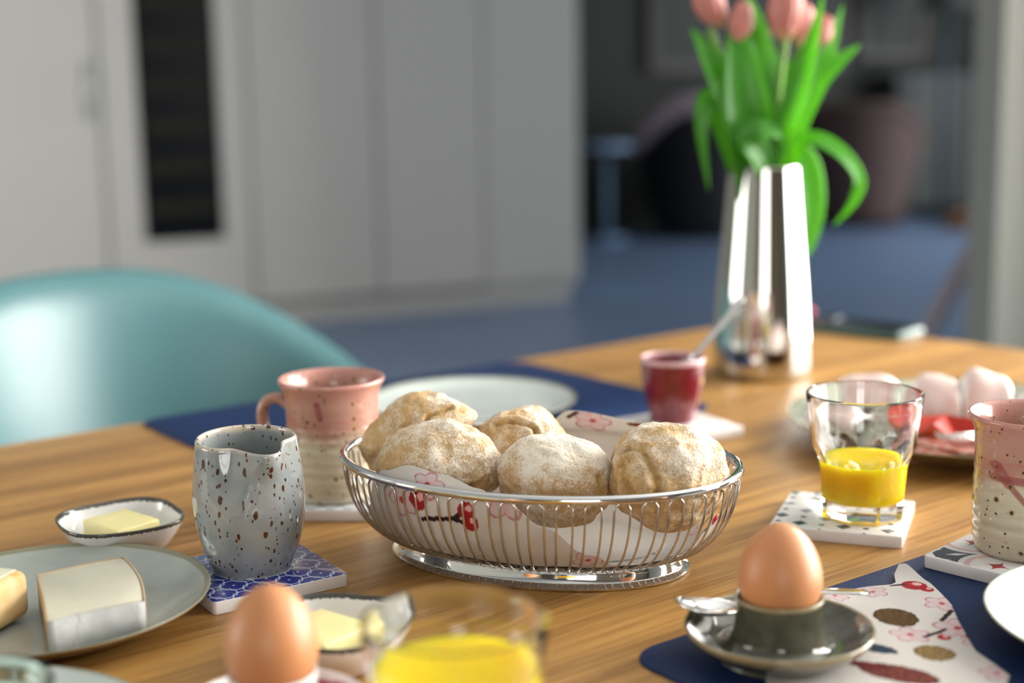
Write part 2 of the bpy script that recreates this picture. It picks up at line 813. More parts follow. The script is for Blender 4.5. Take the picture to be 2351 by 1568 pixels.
def m_floor():
    n = Nodes('polished_blue_cast_floor')
    o = n.obj()
    x, y, z = n.sep(o)
    v = n.noise(o, 3.0, 5)
    c = n.mix(v, (.165, .235, .37), (.205, .28, .42))  # blue cast of cool daylight put into the grey floor's colour
    return n.set(color=c, rough=.38, spec=.5)


FLOOR = m_floor()
BLACKGL = plain('black_oven_glass', (.004, .005, .007), .25, spec=.04)
SHELFW = plain('cooler_shelf', (.035, .033, .027), .85, spec=.0)
DARKW = plain('dark_brown_wood', (.035, .02, .01), .5)
TEAL = plain('teal_shell_plastic', (.052, .152, .162), .42, spec=.85)
LEGW = plain('oak_leg', (.45, .27, .12), .45)


# ------------------------------------------------------------------ room
def rbox(name, a0, a1, b0, b1, z0, z1, mat, bev=0.0):
    return struct(link(name, box(a0, a1, b0, b1, z0, z1, bev), mat, rotz=RA, smooth=False))


rbox('floor', -4.2, 9.2, -3.2, 9.5, -0.08, 0.0, FLOOR)
rbox('ceiling', -4.2, 9.2, -3.2, 9.5, 2.62, 2.72, CEIL)
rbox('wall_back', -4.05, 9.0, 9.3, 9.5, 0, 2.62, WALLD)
rbox('wall_behind_cabinets', -4.05, 3.18, 7.02, 7.14, 0, 2.62, WALLP)
rbox('wall_partition', 2.475, 2.86, 2.66, 2.76, 0, 2.62, plain('stone_wall_paint', (.19, .19, .166), .85))


def opening_wall(name, fixed0, fixed1, lo, hi, w0, w1, z0, z1, along, mat):
    """a wall with one window opening, as one mesh of four boxes"""
    vs, fs = [], []
    for l0, l1, q0, q1 in ((lo, w0, 0, 2.62), (w1, hi, 0, 2.62), (w0, w1, 0, z0), (w0, w1, z1, 2.62)):
        if q1 - q0 < .001:
            continue
        k = len(vs)
        for x in (fixed0, fixed1):
            for y in (l0, l1):
                for z in (q0, q1):
                    vs.append((x, y, z) if along == 'b' else (y, x, z))
        fs += [tuple(k + i for i in f) for f in ((0, 1, 3, 2), (4, 6, 7, 5), (0, 4, 5, 1), (2, 3, 7, 6), (0, 2, 6, 4), (1, 5, 7, 3))]
    return struct(link(name, mesh(vs, fs), mat, rotz=RA, smooth=False))


opening_wall('wall_right', 2.76, 2.86, -3.2, 2.66, -1.05, 2.05, 0.4, 2.4, 'b', WALLP)
opening_wall('wall_rear', -3.08, -2.98, -4.05, 2.76, -2.3, -0.8, 0.65, 2.25, 'a', WALLR)
opening_wall('wall_left', -4.12, -4.02, -3.2, 9.5, 1.5, 3.9, 0.6, 2.3, 'b', WALLP)  # opening cut for the added cabinet fill light
opening_wall('wall_living_side', 9.0, 9.1, 2.84, 9.5, 3.9, 7.5, 0.2, 2.3, 'b', WALLP)
rbox('wall_living_front', 2.86, 9.1, 2.70, 2.84, 0, 2.62, WALLP)


def window(name, fix, l0, l1, z0, z1, along, nm):
    FR = plain('white_window_frame', (.72, .72, .70), .4)
    root = struct(link(name, mesh(*frame_bars(fix, l0, l1, z0, z1, along, ())), FR, rotz=RA, smooth=False))
    for k in range(nm):
        p = l0 + (l1 - l0) * (k + 1) / (nm + 1)
        c = (p - .03, p + .03, fix, fix + .06)
        m = box(c[2], c[3], c[0], c[1], z0, z1) if along == 'b' else box(c[0], c[1], c[2], c[3], z0, z1)
        link('mullion', m, FR, parent=root, smooth=False)
    return root


def frame_bars(fix, l0, l1, z0, z1, along, _):
    vs, fs = [], []
    t = .06
    for a0, a1, q0, q1 in ((l0, l0 + t, z0, z1), (l1 - t, l1, z0, z1), (l0 + t, l1 - t, z0, z0 + t), (l0 + t, l1 - t, z1 - t, z1)):
        k = len(vs)
        for x in (fix, fix + .06):
            for y in (a0, a1):
                for z in (q0, q1):
                    vs.append((x, y, z) if along == 'b' else (y, x, z))
        fs += [tuple(k + i for i in f) for f in ((0, 1, 3, 2), (4, 6, 7, 5), (0, 4, 5, 1), (2, 3, 7, 6), (0, 2, 6, 4), (1, 5, 7, 3))]
    return vs, fs


window('window_1', 2.78, -1.05, 2.05, .4, 2.4, 'b', 2)
window('window_2', -3.06, -2.3, -.8, .65, 2.25, 'a', 1)
window('added_window', -4.10, 1.5, 3.9, .6, 2.3, 'b', 2)  # frame of the unseen window added with the cabinet fill light
window('window_3', 9.02, 3.9, 7.5, .2, 2.3, 'b', 2)

# ------------------------------------------------------------------ tall cabinets along the far wall
CB = 6.40
units = [(-.29, .919, 'plain tall cupboard door at the far left edge, bar handle on its right side'),
         (.933, 1.563, 'tall cupboard housing the black glass wine cooler'),
         (1.577, 2.169, 'plain tall cupboard right beside the wine cooler housing'),
         (2.183, 2.715, 'plain tall cupboard second from the right end of the run'),
         (2.729, 3.232, 'plain tall cupboard at the right end, next to the living room opening')]
for k, (a0, a1, lab) in enumerate(units):
    wd = a1 - a0
    t = thing('tall_cabinet', lab, 'cabinet', room(a0, CB), RA, 'row of tall grey kitchen cabinets')
    link('carcass', box(-.0065, wd + .0065, .022, .60, .10, 2.50), SHADOWGAP if k != 4 else PAINT, t, smooth=False)
    link('plinth', box(-.0065, wd + .0065 - (.03 if k == 4 else 0), .06, .10, 0, .10), PAINT, t, smooth=False)
    if k == 1:
        # frame around the cooler
        x0, x1, z0, z1 = 1.082 - a0, 1.436 - a0, TZ - .326, 2.05
        vs, fs = [], []
        for (p0, p1, q0, q1) in ((0, x0, .118, 2.48), (x1, wd, .118, 2.48), (x0, x1, .118, z0), (x0, x1, z1, 2.48)):
            n0 = len(vs)
            vs += [(x, y, z) for x in (p0, p1) for y in (0, .02) for z in (q0, q1)]
            fs += [tuple(n0 + i for i in f) for f in ((0, 1, 3, 2), (4, 6, 7, 5), (0, 4, 5, 1), (2, 3, 7, 6), (0, 2, 6, 4), (1, 5, 7, 3))]
        link('door', mesh(vs, fs), PAINT, t, smooth=False)
        wc = thing('wine_cooler', 'black glass wine cooler with pale shelves set into the cabinets', 'wine cooler',
                   room(a0 + x0, CB, z0), RA)
        ww, hh = x1 - x0, z1 - z0
        link('glass_door', box(.004, ww - .004, -.004, .018, .004, hh - .004, .002), BLACKGL, wc, smooth=False)
        for zz in (.078, .257, .435, .614, .79, .97, 1.15):
            zs = TZ + .463 - .18 * 4 + zz - z0 + .0
            link('shelf', box(.03, ww - .03, -.0065, -.004, zs - .028, zs + .028, .0008), SHELFW, wc, smooth=False)
    else:
        d = link('door', box(0, wd, 0, .02, .118, 2.48, .001), PAINT, t, smooth=False)
        if k == 0:
            hp = [(wd - .045, -.0, TZ + .45), (wd - .045, -.03, TZ + .45), (wd - .045, -.035, TZ + .44),
                  (wd - .045, -.035, TZ + .24), (wd - .045, -.03, TZ + .23), (wd - .045, .0, TZ + .23)]
            link('handle', tubem(hp, .011, 10), plain('pale_metal_handle', (.50, .52, .44), .35, metal=.4), d)

# ------------------------------------------------------------------ living room beyond
LB = 9.0
ARM = plain('shaded_aubergine_leather', (.008, .005, .007), .5)  # shade of the backlit chair put into a near-black leather colour
ARMTOP = plain('lit_rim_mauve', (.70, .50, .56), .55)  # light catching the armchair's top edge, painted as a mauve colour
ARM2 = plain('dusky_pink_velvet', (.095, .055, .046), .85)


def armchair(label, a, b, rot, mat, top, s=1.0):
    t = thing('armchair', label, 'armchair', room(a, b), RA + rot)
    prof = [(.30, .05), (.36, .30), (.42, .60), (.45, .90)]
    vs, fs = [], []
    NU, NV = 28, 10
    for i in range(NU + 1):
        ph = R(-125 + 250 * i / NU)
        top_h = .93 - .30 * sstep(R(30), R(110), abs(ph))
        for j in range(NV + 1):
            q = j / NV
            r = (.31 + .14 * q) * s
            vs.append((r * sin(ph) * 1.0, r * cos(ph) * .95, (.03 + (top_h - .03) * q) * s))
    for i in range(NU):
        for j in range(NV):
            k = i * (NV + 1) + j
            fs.append((k, k + NV + 1, k + NV + 2, k + 1))
    o = link('shell', raw(vs, fs), mat, t)
    solid(o, .07 * s)
    rim = [vs[i * (NV + 1) + NV] for i in range(NU + 1)]
    link('top_rim', tubem([(x, y, z + .02) for x, y, z in rim], .065 * s, 12), top, t)  # roll along the rim; on the dark chair its colour paints the lit edge
    link('seat_cushion', slab([(x, y - .05) for x, y in rounded(.30 * s, .30 * s, .12 * s)], .28 * s, .44 * s, .03), mat, t)
    return t


armchair('dark aubergine armchair with its lit top edge painted mauve, seen from behind beyond the cabinets', 5.42, 8.75, R(172), ARM, ARMTOP)
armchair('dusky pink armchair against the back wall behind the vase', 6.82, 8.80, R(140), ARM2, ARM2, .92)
t = thing('side_table', 'small round side table with a blue reflection painted on its top beside the dark armchair', 'side table', room(4.72, 8.9))
SB = plain('blue_reflection_paint', (.42, .60, .85), .2)  # glossy blue reflection of the tabletop put into the base colour
link('table_top', slab([(.20 * cos(2 * pi * i / 40), .20 * sin(2 * pi * i / 40)) for i in range(40)], .64, .68, .008), SB, t)
link('column', tubem([(0, 0, .02), (0, 0, .64)], .02, 12), SB, t)
link('foot', slab([(.14 * cos(2 * pi * i / 40), .14 * sin(2 * pi * i / 40)) for i in range(40)], 0, .02, .004), SB, t)
t = thing('floor_lamp', 'slim blue-grey floor lamp standing against the dark back wall', 'floor lamp', room(7.56, 8.74))
BL = plain('blue_grey_metal', (.045, .07, .085), .5)
link('base', slab([(.15 * cos(2 * pi * i / 40), .15 * sin(2 * pi * i / 40)) for i in range(40)], 0, .025, .006), BL, t)
link('pole', tubem([(0, 0, .02), (0, 0, 1.72)], .028, 12), BL, t)
link('lamp_shade', lathe([(.20, 1.60), (.14, 1.86), (.135, 1.86), (.195, 1.60)], 40), plain('lamp_shade_linen', (.06, .058, .05), .9), t)
for lab, a0, a1, z0, z1 in (('wide dark-framed picture on the back wall behind the tulips', 5.26, 7.0, .42 + TZ, 1.95),
                            ('narrow dark-framed picture on the back wall right of the tulips', 7.12, 7.80, .50 + TZ, 1.95)):
    t = thing('framed_picture', lab, 'picture', room(a0, 9.26), RA)
    wd = a1 - a0
    link('canvas', box(.05, wd - .05, 0, .02, z0 + .05, z1 - .05), plain('faded_print', (.06, .06, .05), .8), t, smooth=False)
    vs, fs = [], []
    for (p0, p1, q0, q1) in ((0, .07, z0, z1), (wd - .07, wd, z0, z1), (.07, wd - .07, z0, z0 + .07), (.07, wd - .07, z1 - .07, z1)):
        n0 = len(vs)
        vs += [(x, y, z) for x in (p0, p1) for y in (-.02, .03) for z in (q0, q1)]
        fs += [tuple(n0 + i for i in f) for f in ((0, 1, 3, 2), (4, 6, 7, 5), (0, 4, 5, 1), (2, 3, 7, 6), (0, 2, 6, 4), (1, 5, 7, 3))]
    link('frame', mesh(vs, fs), DARKW, t, smooth=False)
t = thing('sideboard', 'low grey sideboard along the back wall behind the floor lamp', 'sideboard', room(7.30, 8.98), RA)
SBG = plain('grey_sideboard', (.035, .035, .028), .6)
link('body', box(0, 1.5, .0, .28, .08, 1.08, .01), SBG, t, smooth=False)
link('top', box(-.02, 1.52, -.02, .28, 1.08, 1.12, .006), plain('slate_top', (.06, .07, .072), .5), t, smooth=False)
for px in (.06, .75, 1.44):
    link('leg', box(px - .03, px + .03, .03, .09, 0, .08), SBG, t, smooth=False)
for lab, a, b, rz, sx, sz in (('low orange-brown wooden crate on the floor, left of the two', 7.30, 8.1, .3, .16, .10),
                              ('orange-brown wooden crate on the floor beside the grey wall', 7.95, 7.9, -.2, .20, .13)):
    t = thing('wooden_crate', lab, 'crate', room(a, b), RA + rz)
    CR = plain('crate_wood', (.33, .15, .055), .6)
    link('bottom', box(-sx, sx, -.13, .13, 0, .012), CR, t, smooth=False)
    for yy in (-.13, .118):
        for q in range(2):
            link('slat', box(-sx, sx, yy, yy + .012, .012 + q * sz * .5, .006 + (q + 1) * sz * .5), CR, t, smooth=False)
    for xx in (-sx, sx - .012):
        link('end_panel', box(xx, xx + .012, -.118, .118, .012, sz + .01), CR, t, smooth=False)

# stool behind the partition, one splayed leg in view
t = thing('bar_stool', 'stool with splayed pale legs half hidden behind the grey partition wall', 'stool', (1.62, 4.20, 0))
LIL = plain('greyed_beech', (.30, .25, .27), .5)
link('seat', slab([(.17 * cos(2 * pi * i / 40), .17 * sin(2 * pi * i / 40)) for i in range(40)], .80, .835, .010), LIL, t, sharp=40)
for i in range(4):
    a = R(178 + 90 * i)
    link('leg', tubem([((.54 if i == 0 else .22) * cos(a), .22 * sin(a), 0), (.13 * cos(a), .13 * sin(a), .80)], [.024, .030], 14), LIL, t)

# ------------------------------------------------------------------ dining table
TA = R(38.1)
corner = Vector((.3524, 1.94, 0))
LEN, WID = 2.2, 1.12
tab = thing('dining_table', 'oak dining table with gently bowed ends laid for breakfast', 'table',
            (corner.x - cos(TA) * LEN / 2, corner.y - sin(TA) * LEN / 2, 0), TA)


def table_outline():
    """local x along the length, local y from the far long edge (0) towards the camera (-WID)"""
    pts = []
    r = .028
    for i in range(41):
        q = i / 40
        bow = .048 * 4 * q * (1 - q)
        pts.append((LEN / 2 + bow, -WID * q))
    left = [(-x, y) for x, y in pts]
    out = pts + left[::-1]
    # soften the four corners
    res = []
    n = len(out)
    for i, p in enumerate(out):
        a, b = Vector(out[i - 1]), Vector(out[(i + 1) % n])
        pv = Vector(p)
        d1, d2 = (a - pv).normalized(), (b - pv).normalized()
        if d1.dot(d2) > -.6:
            for s in range(7):
                u = s / 6
                q0, q2 = pv + d1 * r, pv + d2 * r
                res.append(tuple(q0 * (1 - u) ** 2 + pv * 2 * u * (1 - u) + q2 * u * u))
        else:
            res.append(p)
    return res


link('tabletop', slab(table_outline(), TZ - .032, TZ, .006, 3), OAK, tab, sharp=40)
for sx in (-1, 1):
    for yy in (-.13, -WID + .13):
        x = sx * (LEN / 2 - .16)
        link('leg', tubem([(x + sx * .02, yy, 0), (x, yy, TZ - .032)], [.020, .033], 16), LEGW, tab)
ap = box(-LEN / 2 + .16, LEN / 2 - .16, -.145, -.125, TZ - .11, TZ - .032)
link('apron', ap, LEGW, tab, smooth=False)
link('apron', box(-LEN / 2 + .16, LEN / 2 - .16, -WID + .125, -WID + .145, TZ - .11, TZ - .032), LEGW, tab, smooth=False)

# ------------------------------------------------------------------ chair
ch = thing('shell_chair', 'teal plastic shell chair with armrests behind the far side of the table', 'chair',
           (-.412, 1.72, 0), TA + R(7))
hp = [(0, .828), (20, .8235), (40, .797), (60, .741), (80, .676), (100, .625), (120, .578), (140, .505), (160, .447), (180, .435)]
hcurve = [p[1] for p in cr(hp, 40)]
pr = cr([(0, 0), (.10, .0), (.165, .012), (.205, .09), (.228, .30), (.25, .62), (.272, .90), (.300, 1.0)], 5)
NU = 96
vs, fs = [], []
for i in range(NU):
    ph = 2 * pi * i / NU
    dg = abs(math.degrees(ph if ph <= pi else ph - 2 * pi))
    h = hcurve[min(len(hcurve) - 1, int(dg / 180 * (len(hcurve) - 1) + .5))]
    wide = 1.0 + .12 * abs(sin(ph)) ** 1.5
    for r, q in pr:
        vs.append((r * wide * sin(ph), r * cos(ph) * (1.0 if cos(ph) > 0 else .92), .445 + (h - .445) * q))
M_ = len(pr)
for i in range(NU):
    j = (i + 1) % NU
    for k in range(M_ - 1):
        fs.append((i * M_ + k, j * M_ + k, j * M_ + k + 1, i * M_ + k + 1))
o = link('seat_shell', mesh(vs, fs), TEAL, ch)
solid(o, .009, 1.0)
for sx in (-1, 1):
    for sy in (-1, 1):
        link('leg', tubem([(sx * .24, sy * .23, 0), (sx * .12, sy * .12, .438)], [.012, .018], 14), LEGW, ch)

# ------------------------------------------------------------------ place mats
MD = R(36.9)


def placemat(label, cx, cy):
    o = link('place_mat', slab(rounded(.237, .165, .022), TZ, TZ + .0022, .0006), NAVY, loc=(cx, cy, 0), rotz=MD, sharp=40)
    return tag(o, label, 'place mat', 'navy leather place mats')


def along(p, q, du, dv):
    return (p + du * cos(MD) + dv * sin(MD), q + du * sin(MD) - dv * cos(MD))


fx, fy = along(-.374, 1.3745, .237, .167)
placemat('navy leather place mat at the far edge, under the pale empty plate', fx, fy)
nx, ny = along(.0600, .7630, .237, .165)
placemat('navy leather place mat in the near right corner under the egg saucer', nx, ny)


# ------------------------------------------------------------------ coasters
def coaster(label, mat, cx, cy, ang, z=TZ):
    o = link('tile_coaster', slab(rounded(.0465, .0465, .003, 4), 0, .0088, .0008), mat, loc=(cx, cy, z), rotz=ang, sharp=50)
    return tag(o, label, 'coaster')


coaster('blue and white lattice tile coaster under the speckled grey jug', m_blue_tile(), -.1741, .9056, R(32.5))
coaster('white tile coaster with dark diamonds under the half-full juice glass', m_diamond_tile(), .2417, 1.0063, R(-21.0))
coaster('white tile coaster with red stars and dark scrolls under the right mug', m_star_tile(), .3355, .9010, R(-46.0), TZ + .0022)
coaster('pale grey patterned tile coaster under the pink mug by the basket', m_grey_tile(), -.139, 1.0815, R(-3))
coaster('plain white tile coaster under the red jam cup', m_white_tile(), .150, 1.296, R(29.6))
CZ = TZ + .0088

# ------------------------------------------------------------------ bread basket
BX, BY, BA = .0150, .9440, R(-22.0)
bk = thing('wire_basket', 'oval polished steel wire bread basket in the middle of the table', 'basket', (BX, BY, TZ), BA)
RIMA, RIMB, RZ_ = .1395, .0970, .0705


def ell(a, b, z, n=160):
    return [(a * cos(2 * pi * i / n), b * sin(2 * pi * i / n), z) for i in range(n)]


link('rim', tubem(ell(RIMA, RIMB, RZ_), .0030, 12, closed=True), CHROME, bk)
A0, B0, ZB = .0950, .0560, .0130


def wirepoint(th, q):
    """q 0 at the foot ring, 1 under the rim"""
    f = q * pi / 2
    a = A0 + (RIMA - A0) * sin(f) ** .92
    b = B0 + (RIMB - B0) * sin(f) ** .92
    return Vector((a * cos(th), b * sin(th), ZB + (RZ_ - .0025 - ZB) * (1 - cos(f))))


# spread the loops evenly round the rim
per = [0.0]
NS = 720
for i in range(NS):
    t0, t1 = 2 * pi * i / NS, 2 * pi * (i + 1) / NS
    per.append(per[-1] + hypot(RIMA * (cos(t1) - cos(t0)), RIMB * (sin(t1) - sin(t0))))


def th_at(s):
    s = s % per[-1]
    lo = 0
    hi = NS
    while hi - lo > 1:
        m = (lo + hi) // 2
        if per[m] <= s:
            lo = m
        else:
            hi = m
    return 2 * pi * (lo + (s - per[lo]) / (per[lo + 1] - per[lo])) / NS


NL = 42
for k in range(NL):
    s0 = per[-1] * (k + .5) / NL
    wl = .0051
    pth = []
    for i in range(13):
        pth.append(wirepoint(th_at(s0 - wl), i / 13 * .945))
    for i in range(9):
        a = pi * i / 8
        pth.append(wirepoint(th_at(s0 - wl * cos(a)), .945 + .055 * sin(a)))
    for i in range(12, -1, -1):
        pth.append(wirepoint(th_at(s0 + wl), i / 13 * .945))
    link('wire_loop', tubem(pth, .00078, 6), WIRE, bk)


def ering(prof, n=120):
    vs, fs = [], []
    m = len(prof)
    for i in range(n):
        t = 2 * pi * i / n
        for a, b, z in prof:
            vs.append((a * cos(t), b * sin(t), z))
    for i in range(n):
        j = (i + 1) % n
        for k in range(m):
            l = (k + 1) % m
            fs.append((i * m + k, j * m + k, j * m + l, i * m + l))
    return mesh(vs, fs)


link('foot', ering([(.1050, .0645, 0), (.1066, .0661, .0010), (.1068, .0663, .0022), (.1054, .0649, .0032), (.1028, .0623, .0037), (.1020, .0615, .0048),
                    (.1010, .0605, .0090), (.1002, .0597, .0118), (.0988, .0583, .0130), (.0962, .0560, .0132), (.0940, .0540, .0126), (.0960, .0560, .0100),
                    (.0995, .0595, .0030), (.1030, .0630, 0)]), CHROME, bk, sharp=60)
# flat wires crossing the bottom
for k in range(9):
    yy = -.040 + .010 * k
    hw = .088 * sqrt(max(0, 1 - (yy / .0505) ** 2))
    link('base_wire', tubem([(-hw, yy, .0125), (hw, yy, .0125)], .0008, 6), WIRE, bk)


# ------------------------------------------------------------------ printed paper napkins
def flower(px, py, x, y, s, rot):
    """five-petalled blossom; returns (weight, colour) or None"""
    dx, dy = (px - x) / s, (py - y) / s
    r = hypot(dx, dy)
    if r > 1.15:
        return None
    a = math.atan2(dy, dx) + rot
    edge = .62 + .38 * abs(cos(2.5 * a))
    if r > edge:
        return None
    if r < .16:
        return (.52, .08, .08)
    k = r / edge
    if k > .88:
        return (.58, .27, .30)
    v = .5 + .5 * cos(5 * a)
    return (.76 - .05 * v, .60 + .06 * k - .10 * (1 - v), .60 + .05 * k - .09 * (1 - v))


def napkin_color(px, py, deco):
    base = (.74, .70, .655)
    nz = noise.noise(Vector((px * 40, py * 40, 3)))
    c = tuple(v * (1 + .03 * nz) for v in base)
    for d in deco:
        k = d[0]
        if k == 'f':
            f = flower(px, py, *d[1:])
            if f:
                c = f
        elif k == 'c':          # cherry
            _, x, y, s = d
            r = hypot(px - x, py - y) / s
            if r < 1:
                hl = hypot(px - x - .3 * s, py - y - .3 * s) / s
                c = (.85, .55, .52) if hl < .38 else (.55 - .15 * r, .025, .035)
        elif k == 'b':          # branch
            _, x0, y0, x1, y1, wd = d
            vx, vy = x1 - x0, y1 - y0
            t = max(0, min(1, ((px - x0) * vx + (py - y0) * vy) / (vx * vx + vy * vy)))
            e = hypot(px - x0 - t * vx, py - y0 - t * vy)
            if e < wd * (1 + .35 * noise.noise(Vector((px * 300, py * 300, 0)))):
                c = (.050, .022, .022)
        elif k == 'o':          # oval medallion
            _, x, y, rx, ry, an, col = d
            u = ((px - x) * cos(an) + (py - y) * sin(an)) / rx
            v = (-(px - x) * sin(an) + (py - y) * cos(an)) / ry
            e = hypot(u, v)
            if e < 1 + .08 * noise.noise(Vector((px * 400, py * 400, 0))):
                g = .75 + .5 * noise.noise(Vector((u * 9, v * 3, 0)))
                c = tuple(max(0, q * g) for q in col) if e < .88 else tuple(q * .45 for q in col)
    return c


def paint(me, cols):
    at = me.color_attributes.new('print', 'FLOAT_COLOR', 'POINT')
    flat = []
    for c in cols:
        flat += [c[0], c[1], c[2], 1.0]
    at.data.foreach_set('color', flat)


def face_grid(nu, nv, wrap=False):
    fs = []
    for i in range(nu if wrap else nu - 1):
        j = (i + 1) % nu
        for k in range(nv - 1):
            fs.append((i * nv + k, j * nv + k, j * nv + k + 1, i * nv + k + 1))
    return fs


# liner inside the basket: angle (degrees from the right end, counter-clockwise) -> how far it reaches up the side
reach = [(-180, .78), (-165, .55), (-150, .60), (-138, .80), (-126, 1.10), (-116, 1.20), (-104, 1.17), (-92, 1.08), (-84, .99), (-74, .86), (-60, .66), (-48, .50), (-36, .42), (-22, .52), (-8, .82), (6, .72),
         (22, .55), (40, .80), (54, 1.02), (70, 1.22), (92, 1.28), (104, .98), (125, .6), (150, .55), (180, .78)]
NU, NV = 900, 120
vs, cols = [], []
deco = []
rnd = random.Random(5)
# unrolled print coordinates: x = angle * .115, y = reach (metres along the sheet)
LA = .115
for an, rr, s in ((-108, .106, .012), (-117, .092, .011), (-84, .100, .013), (85, .116, .014), (60, .085, .012), (104, .09, .013), (-60, .06, .011), (-20, .07, .012), (150, .07, .013), (20, .06, .012), (-160, .06, .012)):
    deco.append(('f', R(an) * LA, rr, s, rnd.random() * 6))
deco += [('b', R(-110) * LA, .083, R(-99) * LA, .086, .0014), ('b', R(-99) * LA, .086, R(-97) * LA, .091, .0018),
         ('b', R(-99) * LA, .0855, R(-94) * LA, .082, .0014),
         ('c', R(-95.5) * LA, .0915, .0052), ('c', R(-94.5) * LA, .0845, .0050), ('c', R(-111) * LA, .094, .0062),
         ('b', R(93) * LA, .119, R(90) * LA, .126, .0016),
         ('o', R(66) * LA, .117, .014, .0030, .05, (.35, .12, .04)), ('o', R(55) * LA, .105, .012, .0028, -.1, (.30, .24, .18)),
         ('o', R(-25) * LA, .055, .012, .005, .3, (.12, .10, .09)), ('b', R(-28) * LA, .06, R(-12) * LA, .075, .0016), ('c', R(-8) * LA, .08, .005)]
for i in range(NU):
    dg = -180 + 360 * i / NU
    th = R(dg)
    top = interp(reach, dg)
    for k in range(NV):
        q = k / (NV - 1) * top            # 0 bottom centre .. 1 rim
        if q < .30:
            f = q / .30
            p0 = wirepoint(th, 0)
            p = Vector((p0.x * f * .93, p0.y * f * .93, ZB + .0022))
        elif q < 1.0:
            p = wirepoint(th, (q - .30) / .70)
            n_ = Vector((p.x / RIMA ** 2, p.y / RIMB ** 2, 0)).normalized()
            wob = noise.noise(Vector((p.x * 34, p.y * 34, p.z * 26))) * .0030 + .0012 * noise.noise(Vector((p.x * 90, p.y * 90, p.z * 70)))
            p = p - n_ * (.0052 + wob) + Vector((0, 0, .0022 * (1 - q)))
        else:
            p1 = wirepoint(th, 1.0)
            n_ = Vector((p1.x / RIMA ** 2, p1.y / RIMB ** 2, 0)).normalized()
            e = (q - 1.0)
            wob = noise.noise(Vector((p1.x * 34, p1.y * 34, p1.z * 26))) * .0030
            p = p1 - n_ * (.0052 + wob + e * .030) + Vector((0, 0, e * .062))
        vs.append(p)
        cols.append(napkin_color(th * LA, q * .1, deco))
me = raw(vs, face_grid(NU, NV, True))
paint(me, cols)
o = link('paper_napkin', me, PAPER, loc=(BX, BY, TZ), rotz=BA)
solid(o, .0003)
tag(o, 'cherry blossom paper napkin lining the wire bread basket', 'napkin', 'cherry blossom paper napkins')

# loose napkin on the near place mat: outline given by its left and right borders per row
poly = [(.1332, .7175), (.1359, .7395), (.168, .8099), (.1885, .8490), (.2231, .8615), (.2346, .8594), (.2419, .8650), (.2450, .8800), (.2520, .8945), (.2560, .8925),
        (.2636, .8640), (.2653, .8256), (.2611, .7985), (.2575, .7556), (.2638, .7188), (.2403, .6700), (.1500, .6600)]


def rows(poly, y):
    xs = []
    n = len(poly)
    for i in range(n):
        (x0, y0), (x1, y1) = poly[i], poly[(i + 1) % n]
        if (y0 - y) * (y1 - y) < 0:
            xs.append(x0 + (x1 - x0) * (y - y0) / (y1 - y0))
    return (min(xs), max(xs)) if len(xs) >= 2 else None


NCX, NCY = .205, .775
deco2 = [('c', .2520, .8590, .0080), ('c', .2580, .8510, .0042), ('b', .238, .860, .247, .861, .0012),
         ('o', .2265, .8075, .0125, .0150, .3, (.17, .095, .035)), ('o', .2335, .7520, .0115, .0115, .2, (.40, .26, .10)),
         ('o', .2015, .7585, .0130, .0060, -.55, (.045, .07, .12)), ('o', .2060, .7250, .022, .010, -.50, (.25, .06, .04)),
         ('o', .192, .736, .012, .004, -.4, (.22, .03, .03)),
         ('f', .2600, .8270, .012, .3), ('f', .2575, .7880, .0150, 1.2), ('f', .2275, .7800, .0125, 2.2), ('f', .224, .852, .010, .7),
         ('f', .212, .853, .007, 2.0), ('f', .263, .770, .010, .2), ('b', .235, .777, .250, .787, .0014), ('b', .252, .80, .262, .815, .0016),
         ('f', .198, .842, .009, .1), ('f', .258, .722, .010, 1.0), ('c', .246, .776, .004), ('c', .262, .776, .004), ('f', .17, .70, .014, 1.0)]
NU, NV = 280, 190
vs, cols = [], []
ys = [.6605 + (.8940 - .6605) * i / (NU - 1) for i in range(NU)]
for y in ys:
    a, b = rows(poly, y)
    for k in range(NV):
        x = a + (b - a) * k / (NV - 1)
        z = .0030 + .0016 * (1 + noise.noise(Vector((x * 22, y * 22, 0)))) + .004 * sstep(.868, .895, y) * sstep(.235, .262, x)
        z += .004 * sstep(.80, .865, y) * sstep(.215, .18, x)
        vs.append((x - NCX, y - NCY, z))
        cols.append(napkin_color(x, y, deco2))
me = raw(vs, face_grid(NU, NV))
paint(me, cols)
o = link('paper_napkin', me, PAPER, loc=(NCX, NCY, TZ))
solid(o, .0004)
tag(o, 'cherry blossom paper napkin spread flat on the near navy mat', 'napkin', 'cherry blossom paper napkins')


